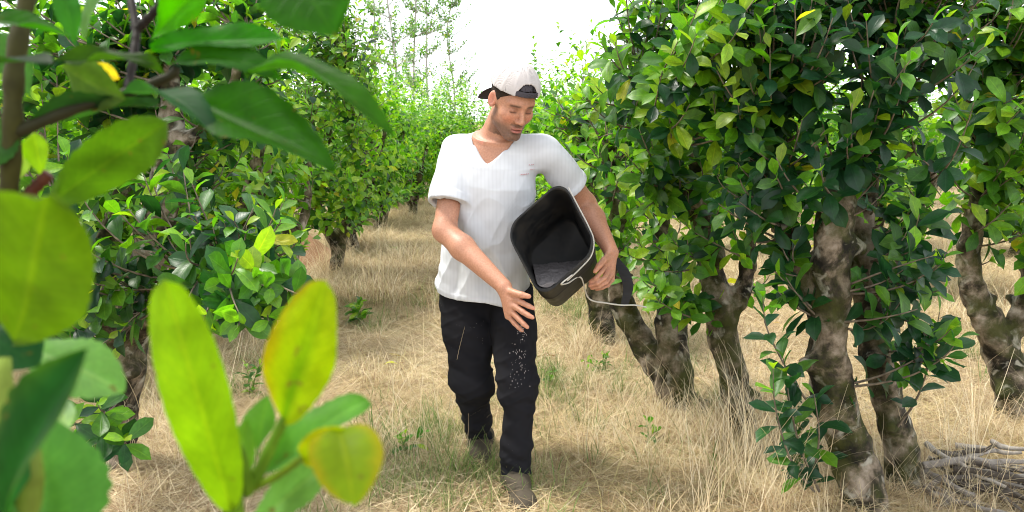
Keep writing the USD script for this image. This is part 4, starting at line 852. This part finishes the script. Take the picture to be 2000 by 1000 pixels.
    # cap worn backwards: crown with an arched opening over the forehead, closing strap, visor at the nape
    cc = np.array([0, -0.012, 0.036])
    def cap_shell(q, g): return ell(q, cc + [0, 0, 0.004], (0.0795 + g, 0.1015 + g, 0.094 + g))
    band = lambda q: q[:, 2] - (0.046 + 0.13 * q[:, 1])           # the cap's lower edge: higher at the brow, low at the nape
    def cap(p):
        q = hl(p); d = smax(cap_shell(q, 0.009), -cap_shell(q, 0.005), 0.002)
        d = smax(d, -band(q), 0.003)
        arch = np.hypot(q[:, 0] / 0.040, (q[:, 2] - 0.056) / 0.046) - 1
        d = smax(d, -np.maximum(arch * 0.04, 0.03 - q[:, 1]), 0.003)
        return d + 0.0012 * np.cos(np.arctan2(q[:, 0], q[:, 1] + 0.012) * 6)**16 * -1
    def strap(p):
        q = hl(p); d = np.maximum(cap_shell(q, 0.0095), -cap_shell(q, 0.0065)); b = band(q)
        return np.maximum(np.maximum(d, -b + 0.001), np.maximum(b - 0.021, np.maximum(np.abs(q[:, 0]) - 0.047, 0.02 - q[:, 1])))
    def visor(p):
        q = hl(p); r = np.hypot(q[:, 0] / 0.078, (q[:, 1] + 0.105) / 0.072) - 1
        z = q[:, 2] + 0.002 + 5.0 * q[:, 0]**2 + 1.25 * (-q[:, 1] - 0.105)
        return np.maximum(np.maximum(r * 0.07, q[:, 1] + 0.098), np.abs(z) * 0.85 - 0.0022)
    lo, hi = J['head'] - 0.2, J['head'] + 0.2
    cp = part('cap', polygonize(cap, lo, hi, 0.003, slack=0.02), 'cap_cotton', t, origin=o, label='white cap worn backward')
    part('strap', polygonize(strap, lo, hi, 0.0025, slack=0.02), 'dark_cloth', cp, origin=o)
    part('visor', polygonize(visor, lo, hi, 0.0022, slack=0.05), 'dark_cloth', cp, origin=o)
    # lining seen through the arch
    def lining(p):
        q = hl(p); return np.maximum(np.maximum(cap_shell(q, 0.0045), -cap_shell(q, 0.0018)), np.maximum(0.02 - band(q), 0.02 - q[:, 1]))
    part('lining', polygonize(lining, lo, hi, 0.0028, slack=0.02), 'dark_cloth', cp, origin=o)

    # t-shirt
    su = [-0.10, -0.03, 0.06, 0.16, 0.30, 0.42, 0.49, 0.54, 0.58]
    sw = [0.196, 0.191, 0.170, 0.156, 0.164, 0.172, 0.165, 0.105, 0.07]
    sd_ = [0.160, 0.154, 0.136, 0.124, 0.130, 0.132, 0.116, 0.088, 0.072]
    so = [0.012, 0.012, 0.012, 0.014, 0.016, 0.012, 0.0, 0.0, 0.01]
    r_end = J['r_sh'] + (J['r_el'] - J['r_sh']) * 0.66; l_end = J['l_sh'] + (J['l_el'] - J['l_sh']) * 0.62
    def folds(p):
        q = p - J['pel']; s, fw, u = q @ S, q @ Fd, q @ U
        a = meshkit.fbm(np.stack([s * 17 + 2.5 * fw, fw * 8, u * 3.0 + 3], 1), 2, 21) - 0.5
        b = meshkit.noise(np.stack([(s + u * 0.75) * 13, fw * 7, (u - s * 0.75) * 3.5], 1), 23) - 0.5
        c = meshkit.noise(np.stack([s * 6, fw * 6, u * 26], 1), 24) - 0.5
        rg = lambda m, e: (1 - np.abs(2 * m - 1))**e
        cr = rg(meshkit.noise(np.stack([(s + 0.55 * u) * 11, fw * 5 + 4, (u - 0.55 * s) * 3.2], 1), 27), 5) + 0.8 * rg(meshkit.noise(np.stack([(s - 0.4 * u) * 9, fw * 5, (u + 0.4 * s) * 3.5], 1), 28), 6)
        damp = np.clip((0.50 - u) / 0.16, 0.12, 1) * np.clip((0.26 - np.abs(s)) / 0.06, 0.25, 1)
        return damp * (-0.0065 * cr + 0.024 * a * np.clip(1.15 - u * 0.9, 0.4, 1.2) + 0.018 * b + 0.010 * c * np.clip(1 - np.abs(u - 0.03) * 8, 0, 1))
    def shirt(p):
        d, s, fw, u = loft(p, su, sw, sd_, so)
        hem = -0.045 + 0.012 * np.sin(s * 22 + 1) - 0.02 * (s > 0) * s * 3
        d = np.maximum(d, u - 0.60)
        d = smin(d, rcone(p, J['r_sh'] + S * 0.03, J['l_sh'] - S * 0.03, 0.064, 0.066), 0.05)
        for sh, e, el, r0, r1 in ((J['r_sh'], r_end, J['r_el'], 0.064, 0.080), (J['l_sh'], l_end, J['l_el'], 0.061, 0.071)):
            ax_ = unit(el - sh); x = (p - e) @ ax_
            far = (p - sh) @ ax_
            k = rcone(p, sh, e + ax_ * 0.05, r0, r1) + 0.010 * (meshkit.noise(np.stack([p @ ax_ * 22, p[:, 0] * 10, p[:, 2] * 10], 1), 25) - 0.5)
            k = smax(k, x, 0.004)
            k = k - 0.0022 * (x > -0.024)
            inner = np.maximum(rcone(p, sh, e + ax_ * 0.1, r0 - 0.012, r1 - 0.013), 0.015 - (x + 0.04))
            k = np.maximum(k, -inner)
            d = smin(d, k, 0.022)
        d = d + folds(p)
        d = d - 0.002 * (u < hem + 0.024)
        inside, *_ = loft(p, su, sw, sd_, so, -0.013)
        d = np.maximum(d, -np.maximum(inside + folds(p), u - hem - 0.03))
        d = smax(d, hem - u, 0.005)
        # neckline: round opening with a short v in front
        q = p - J['neck']; x, y, z = q @ S, q @ Fd, q @ U
        wz = 0.088 * np.clip((z + 0.088) / 0.10, 0, 1)**0.75
        front = np.maximum((np.abs(x + 0.004) - wz) * 0.75, np.maximum(-(y + 0.01), -(z + 0.088)))
        hole = np.hypot(x / 0.080, (y - 0.012) / 0.085) - 1
        vneck = np.maximum(np.abs(x + 0.006) - (z + 0.100) * 0.72, -y)
        cut = smin(np.maximum(hole * 0.07, -(z + 0.035)), front, 0.012)
        return smax(d, -cut, 0.004)
    m = polygonize(shirt, J['pel'] - [0.45, 0.42, 0.16], J['pel'] + [0.45, 0.42, 0.68], 0.0045, slack=0.05)
    sp = part('t_shirt', m, 'white_cotton', t, origin=o, label='white cotton t-shirt')

    # small red print on the left chest
    tm = trimesh.Trimesh(*m, process=False)
    dashes = []
    for i, (px, py, w_, h_) in enumerate([(1034, 322, 2, .8), (1038, 321.6, 1.4, .8), (1041.5, 321.2, 1.6, .8), (1036, 331, 1.2, .7), (1039, 330.6, 1.8, .7), (1043, 330.2, 1.4, .7), (1018, 341, 1.6, 1.3), (1021.6, 340.6, 1.5, 1.3), (1025.2, 340.2, 1.6, 1.3), (1028.6, 339.8, 1.3, 1.3), (1031.8, 339.4, 1.5, 1.3)]):
        c = at(px, py, 3.0); dr = unit(c - EYE)
        hit = tm.vertices[np.argmin(np.linalg.norm(np.cross(tm.vertices - EYE, dr), axis=1) + 0.05 * np.linalg.norm(tm.vertices - EYE, axis=1))]
        c = EYE + dr * ((hit - EYE) @ dr - 0.003)
        a = 3.0 / FPX / 2; b = trimesh.creation.box([w_ * 2 * a, 0.004, h_ * 2 * a]); b.apply_transform(trimesh.transformations.rotation_matrix(-0.15, [0, 1, 0])); b.apply_translation(c); dashes.append((b.vertices, b.faces))
    part('print', fuse(dashes), 'red_print', sp, smooth=False, origin=o)

    # trousers
    def trousers(p):
        d, s, fw, u = loft(p, [-0.16, -0.05, 0.06, 0.12], [0.150, 0.168, 0.164, 0.155], [0.115, 0.125, 0.120, 0.11], [0.0, 0.0, 0.005, 0.01])
        d = np.maximum(d, np.maximum(u - 0.06, -0.17 - u))
        for k, (h, kn, an) in enumerate((('r_hip', 'r_knee', 'r_ank'), ('l_hip', 'l_knee', 'l_ank'))):
            hip, knee, ank = J[h], J[kn], J[an]
            hip = hip + np.array([0.004 if k == 0 else -0.004, 0.0, 0.0])
            cuff = ank + unit(ank - knee) * (0.02 if k else 0.0)
            e = chain(p, [hip, hip * 0.45 + knee * 0.55, knee, knee * 0.45 + ank * 0.55, cuff], ((0.098, 0.097, 0.081, 0.053, 0.044), (0.092, 0.084, 0.070, 0.057, 0.049))[k], 0.03)
            axs = unit(ank - knee); x = (p - cuff) @ axs
            low = np.clip(1 - np.abs((p - ank) @ axs + 0.05) / 0.16, 0, 1); kn_ = np.clip(1 - np.linalg.norm(p - knee, axis=1) / 0.16, 0, 1)
            e = e + (0.010 + 0.022 * low + 0.014 * kn_) * (meshkit.noise(np.stack([p[:, 0] * 9, p[:, 1] * 9, p[:, 2] * 34 + p[:, 0] * 14], 1), 31 + k) - 0.5) - (0.004 + 0.012 * low + 0.009 * kn_) * (1 - np.abs(2 * meshkit.noise(np.stack([p[:, 0] * 7, p[:, 1] * 7, p[:, 2] * 17 - p[:, 0] * 10], 1), 35 + k) - 1))**5
            e = smax(e, x, 0.006)
            d = smin(d, e, 0.02)
        d = smax(d, (p - J['pel']) @ U + 0.020, 0.01)
        d = d + 0.026 * (meshkit.fbm(np.stack([(p[:, 0] + p[:, 2] * 0.4) * 13, p[:, 1] * 10, p[:, 2] * 6], 1), 2, 33) - 0.5)
        return d
    m = polygonize(trousers, np.minimum(J['r_knee'], J['l_knee']) - [0.3, 0.3, 0.48], J['pel'] + [0.36, 0.52, 0.16], 0.0055, slack=0.05)
    part('trousers', m, 'black_cotton', t, origin=o, label='loose black work trousers dusted with white specks')

    # boots
    for k, (an, yaw_, lift) in enumerate((('r_ank', 0.02, 0.010), ('l_ank', 0.16, 0.0))):
        a = J[an]; d_ = np.array([math.sin(yaw_), -math.cos(yaw_), 0.0]); sd = np.array([math.cos(yaw_), math.sin(yaw_), 0.0])
        g = lambda f_, s_, z_: np.array([a[0], a[1], lift]) + d_ * f_ + sd * s_ + np.array([0, 0, z_])
        def boot(p):
            d = rcone(p, a + [0, 0, 0.05], g(-0.02, 0, 0.06), 0.054, 0.052)
            d = smin(d, rcone(p, g(0.0, 0, 0.068), g(0.15, 0, 0.046), 0.054, 0.043), 0.03)
            d = smin(d, ell(p, g(0.160, 0, 0.036), (0.054, 0.060, 0.050)), 0.025)
            d = smax(d, lift + 0.004 - p[:, 2], 0.006)
            f_, s_ = (p - a) @ d_, (p - a) @ sd
            lace = 0.0025 * np.cos(f_ * 240) * (np.abs(s_) < 0.022) * (f_ > 0.03) * (f_ < 0.12)
            return d + 0.004 * (meshkit.noise(p * 38, 41) - 0.5) - lace
        def sole(p):
            q = p - g(0.065, 0, 0.012); f_, s_, z = q @ d_, q @ sd, q[:, 2]
            w_ = 0.051 + 0.010 * np.clip(f_ / 0.1, -0.6, 1)
            r_ = np.hypot(np.maximum(np.abs(f_) - 0.09, 0), np.maximum(np.abs(s_) - w_ + 0.045, 0)) - 0.05
            return np.maximum(r_, np.abs(z) - 0.013 + 0.003 * (np.cos(f_ * 300) > 0.3) * (z < 0))
        b = part('boot', polygonize(boot, a - [0.2, 0.32, 0.2], a + [0.2, 0.2, 0.12], 0.004, slack=0.03), 'boot_leather', t, origin=o)
        part('sole', polygonize(sole, a - [0.2, 0.32, 0.2], a + [0.2, 0.2, 0.1], 0.004, slack=0.03), 'dark_cloth', b, origin=o)
build_person()
# ------------------------------------------------------------------ bucket, fertilizer, sticks, weeds
def build_bucket():
    CA, CB, CC, CD = at(1096, 345, 2.84), at(988, 452, 2.77), at(1054, 582, 2.73), at(1172, 488, 2.80)
    O = (CA + CB + CC + CD) / 4
    vr = unit(O - EYE)
    a = unit(vr + 0.16 * CAMX - 0.34 * UPV)                        # axis from the mouth to the bottom
    e1 = (CD - CA + CC - CB) / 4 / 0.13; e2 = (CB - CA + CC - CD) / 4 / 0.13   # squeezed out of square under the arm
    DEP = 0.29
    def W(x, y, z): return O + e1 * x + e2 * y + a * z              # x along the right edge, y to the body side
    def ring(half, rad, z, n=8):
        p = []
        for cx, cy, s in ((1, 1, 0), (-1, 1, 1), (-1, -1, 2), (1, -1, 3)):
            for t in np.linspace(0, np.pi / 2, n):
                p.append(W(cx * (half - rad) + rad * math.cos(t + s * np.pi / 2), cy * (half - rad) + rad * math.sin(t + s * np.pi / 2), z))
        return np.array(p)
    rings = [ring(0.122, 0.055, 0.0), ring(0.1245, 0.056, -0.004), ring(0.1300, 0.058, -0.003), ring(0.1305, 0.058, 0.022), ring(0.1270, 0.056, 0.025), ring(0.1265, 0.056, 0.10), ring(0.1285, 0.056, 0.105), ring(0.1285, 0.056, 0.115), ring(0.1260, 0.056, 0.12), ring(0.121, 0.055, DEP - 0.02), ring(0.108, 0.05, DEP),
             ring(0.0006, 0.0003, DEP)]
    inner = [ring(0.0006, 0.0003, DEP - 0.008), ring(0.104, 0.046, DEP - 0.008), ring(0.116, 0.052, DEP - 0.026), ring(0.1215, 0.054, 0.02), ring(0.122, 0.055, 0.0)]
    allr = rings + inner; n = len(rings[0])
    v = np.vstack(allr); i = np.arange(len(allr) - 1)[:, None] * n; j = np.arange(n)[None]; k = (j + 1) % n
    q = np.stack([i + j, i + n + j, i + n + k, i + k], -1).reshape(-1, 4)
    o = O
    t = thing('bucket', 'square black plastic bucket with rounded corners under the left arm of the man', 'bucket', o).GetPrim()
    part('shell', fuse([(v, q)]), 'black_plastic', t, smooth=40, origin=o)
    # white cord tied round the rim, its end hanging away behind
    # x = +: towards the lower right corner; y = -: the right wall
    R_ = 0.134
    cord = [W(-0.10, -R_, 0.016), W(-0.04, -R_, 0.014), W(0.05, -R_, 0.014), W(0.095, -0.127, 0.016), W(0.127, -0.095, 0.018), W(R_, -0.04, 0.020), W(R_, 0.02, 0.026)]
    cord2 = [W(R_, -0.005, 0.012), W(R_ + 0.001, 0.035, 0.0), W(0.131, 0.045, 0.02), W(0.130, 0.02, 0.07), W(0.129, -0.03, 0.13), at(1150, 583, 2.98), at(1185, 592, 3.0), at(1215, 596, 3.02), at(1240, 596, 3.06), at(1262, 600, 3.1)]
    part('cord', fuse([tube(spline(np.array(cord), 40), 0.0032, 6), tube(spline(np.array(cord2), 60), 0.0030, 6)]), 'rope', t, origin=o)
    # black carrying strap hanging behind the hand
    c = spline(np.array([at(1150, 430, 3.16), at(1200, 505, 3.12), at(1218, 530, 3.08), at(1227, 562, 3.06), at(1219, 598, 3.06)]), 20)
    wv = spline(np.array([unit(q) for q in ([0.4, 1, 0.1], [0.9, 0.5, 0], [1, 0.2, 0.1], [1, -0.2, 0.1], [1, 0.3, 0.2])]), 20); nv = np.cross(np.gradient(c, axis=0), wv); nv /= np.linalg.norm(nv, axis=1, keepdims=True)
    hw = np.interp(np.linspace(0, 1, 20), [0, 0.5, 1], [0.02, 0.023, 0.017])[:, None]
    sec = np.stack([c - wv * hw + nv * 0.0012, c + wv * hw + nv * 0.0012, c + wv * hw - nv * 0.0012, c - wv * hw - nv * 0.0012], 1).reshape(-1, 3)
    i = np.arange(19)[:, None] * 4; j = np.arange(4)[None]; k = (j + 1) % 4
    part('strap', fuse([(sec, np.vstack([np.stack([i + j, i + 4 + j, i + 4 + k, i + k], -1).reshape(-1, 4), [[3, 2, 1, 0], [76, 77, 78, 79]]]))]), 'black_strap', t, smooth=False, origin=o)
    # fertilizer: what lies in the bucket fills its lowest corner up to a slanting heap
    hull = m3.Manifold.hull_points(np.vstack([ring(0.118, 0.052, 0.004), ring(0.105, 0.046, DEP - 0.009)]))
    lip = W(0.104, 0.104, 0.0); up_n = unit(np.array([-0.05, -0.10, 1.0]))
    xax = unit(np.cross([0, 1, 0], up_n)); yax = np.cross(up_n, xax)
    heap = hull ^ m3.Manifold.cube((2, 2, 2), True).transform(np.column_stack([xax, yax, up_n, lip + up_n * (0.008 - 1.0)]))
    m = heap.refine_to_length(0.006).to_mesh(); vv = np.array(m.vert_properties[:, :3], float)
    top = np.clip(((vv - lip) @ up_n + 0.004) / 0.012, 0, 1)
    vv += up_n * (top * 0.016 * (meshkit.fbm(vv * 55, 3, 4) - 0.55))[:, None]
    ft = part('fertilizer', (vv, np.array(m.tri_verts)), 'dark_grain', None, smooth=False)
    tag(ft, 'grey fertilizer granules lying in the lowest corner inside the black bucket', 'fertilizer')
build_bucket()

def build_grains():
    rng = np.random.default_rng(8); ms = []
    ico = trimesh.creation.icosphere(0)
    for k in range(80):
        u = rng.random()**0.8; c = at(1022 + rng.normal(0, 3) - 12 * u + rng.normal(0, 13 * u), 628 + 130 * u**1.2, 2.66 + rng.normal(0, 0.02) - 0.05 * u)
        r = rng.uniform(0.0006, 0.0015); ms.append((ico.vertices * [r, r, r * rng.uniform(1, 2.6)] + c, ico.faces))
    for k in range(40):
        c = at(1019 + rng.normal(0, 5), 640 + rng.normal(0, 7), 2.65 + rng.normal(0, 0.01)); r = rng.uniform(0.0012, 0.0024); ms.append((ico.vertices * r + c, ico.faces))
    tag(part('falling_fertilizer', fuse(ms), 'grain', None, smooth=False), 'pale fertilizer granules falling from the right hand of the man', 'fertilizer', kind='stuff')
build_grains()

def build_sticks():
    rng = np.random.default_rng(14)
    g = 'cut dead sticks heaped beside the large tree'
    lab = 'grey dead stick lying in the heap of cut branches by the large gnarled tree'
    spec = [((1808, 885), (2040, 1000)), ((1815, 900), (1990, 1010)), ((1800, 920), (1960, 1005)), ((1840, 905), (2060, 960)), ((1795, 945), (1900, 1010)), ((1830, 930), (2050, 1030)), ((1870, 900), (2040, 935)), ((1850, 950), (2010, 960)), ((1820, 965), (1990, 1020)), ((1900, 920), (2080, 1000)),
            ((1805, 905), (1930, 930)), ((1860, 975), (2080, 1010)), ((1880, 940), (2020, 1020)), ((1810, 980), (1920, 960)), ((1930, 905), (2090, 960)), ((1830, 890), (1950, 960)), ((1790, 930), (1880, 985)), ((1900, 980), (2100, 985)), ((1845, 920), (1985, 985)), ((1950, 950), (2090, 1040)),
            ((1800, 960), (2060, 945)), ((1830, 1000), (2070, 920)), ((1860, 880), (1990, 900)), ((1815, 940), (1945, 900))]
    for (p, q) in spec[:22]:
        d_ = rng.normal(0, 1, 4); spec = spec + [((p[0] + 14 * d_[0], p[1] + 14 * d_[1] + 6), (q[0] + 20 * d_[2], q[1] + 20 * d_[3] + 4))]
    for k, (p, q) in enumerate(spec):
        A, B = ground_at(p[0], p[1] + 12), ground_at(q[0], q[1] + 12); z = 0.045 + 0.13 * rng.random() * (k % 3) / 2
        A[2] += z * rng.uniform(0.3, 1.2); B[2] += z
        n = 9; tt = np.linspace(0, 1, n)[:, None]
        c = A + (B - A) * tt + np.cumsum(rng.normal(0, 0.006, (n, 3)), 0); c[:, 2] = np.maximum(c[:, 2], gz(c[:, 0], c[:, 1]) + 0.006)
        r0 = rng.uniform(0.008, 0.016); m = tube(c, np.linspace(r0, r0 * 0.55, n) * (1 + 0.12 * rng.normal(size=n)), 7)
        col = np.array([(0.24, 0.215, 0.185), (0.14, 0.12, 0.10), (0.33, 0.30, 0.26), (0.07, 0.058, 0.045)])[k % 4]
        if k % 3 == 0:
            i0 = 5; s = c[i0]; tw = tube(spline(np.array([s, s + [rng.normal(0, .06), -0.06, 0.05], s + [rng.normal(0, .1), -0.14, 0.05]]), 6), np.linspace(r0 * 0.5, r0 * 0.25, 6), 5); m = fuse([m, tw])
        s = part('cut_stick', m, 'dead_wood', None, col=np.tile(col, (len(m[0]), 1)), origin=None)
        tag(s, lab, 'stick', g)
build_sticks()

def weed(label, px, py, n, h, spread, seed, leaf_len=(0.04, 0.07), pal=(0.0, 0.55, 0.45, 0.0)):
    rng = np.random.default_rng(seed); b = ground_at(px, py)
    t = thing('weed', label, 'weed', b).GetPrim(); cur = []
    for k in range(n):
        a = rng.random() * 6.28; s = spread * rng.random(); H = h * rng.uniform(0.6, 1.1)
        cur.append(spline(np.array([(rng.normal(0, .01), rng.normal(0, .01), -0.01), (s * 0.4 * math.cos(a), s * 0.4 * math.sin(a), H * 0.6), (s * math.cos(a), s * math.sin(a), H)]), 9))
    part('stem', fuse([tube(c, np.linspace(0.003, 0.0012, 9), 5) for c in cur]), 'green_stem', t, col=np.tile((0.12, 0.17, 0.04), (sum(9 * 5 + 2 for c in cur), 1)))
    fr = leaf_frames(cur, rng, span=h * 0.85, step=0.018, size=leaf_len, palette=pal, tip_young=0.7)
    for i in range(min(len(fr[0]), 60)):
        m, c, u = leaf_mesh(fr, [TM[rng.integers(0, 5)]], rng, np.array([i])); part('leaf', m, 'leaf', t, col=c, uv=u)

weed('broad leaved green weed in the straw just left of the trousers', 795, 905, 4, 0.13, 0.07, 61, (0.05, 0.075))
weed('small green weed right of the straight left leg of the man', 1073, 765, 3, 0.12, 0.05, 62, (0.03, 0.05))
weed('wispy green weed growing beside the small trunk behind the bucket', 1180, 735, 5, 0.16, 0.14, 63, (0.03, 0.05))
weed('upright pale green weed behind the blurred yellow sprig', 492, 790, 3, 0.22, 0.05, 64, (0.05, 0.08))
weed('leafy weed under the left row tree at the dark gap', 190, 930, 4, 0.2, 0.12, 65, (0.06, 0.09))
weed('thin dark leaved sapling at the foot of the large gnarled tree', 1545, 960, 4, 0.42, 0.10, 66, (0.05, 0.08), (0.5, 0.5, 0.0, 0.0))
weed('pale green weed with long leaves beside the left row path edge', 705, 640, 4, 0.2, 0.16, 67, (0.08, 0.13))

def build_bank():
    c = ground_at(585, 560); x, y = np.meshgrid(np.linspace(-1, 1, 40), np.linspace(-1, 1, 40), indexing='ij')
    r = np.hypot(x, y); z = 0.42 * np.clip(1 - r**2, 0, 1)**1.2 * (0.7 + 0.6 * meshkit.fbm(np.stack([x * 3, y * 3, x * 0], -1), 4, 6)) - 0.03
    P = np.stack([c[0] - 0.45 + x * 0.75, c[1] + 0.9 + y * 0.7, z], -1).reshape(-1, 3)
    i = np.arange(39)[:, None] * 40; j = np.arange(39)[None]
    tag(part('soil_bank', fuse([(P, np.stack([i + j, i + 40 + j, i + 41 + j, i + j + 1], -1).reshape(-1, 4))]), 'red_soil', None), 'low bank of bare reddish brown soil behind the left row trunk', 'soil', kind='structure')
cloth('red_soil', (0.30, 0.17, 0.10), 0.95, 30.0, 0.9)
build_bank()

for k, (lab, px, py) in enumerate([('low green weed in the straw just right of the blurred yellow green sprig', 690, 830), ('low green weed in front of the forked lichen tree', 1265, 880), ('small green weed far down the straw path left of the white shirt', 775, 500)]):
    weed(lab, px, py, 4, 0.12, 0.09, 70 + k, (0.04, 0.06))
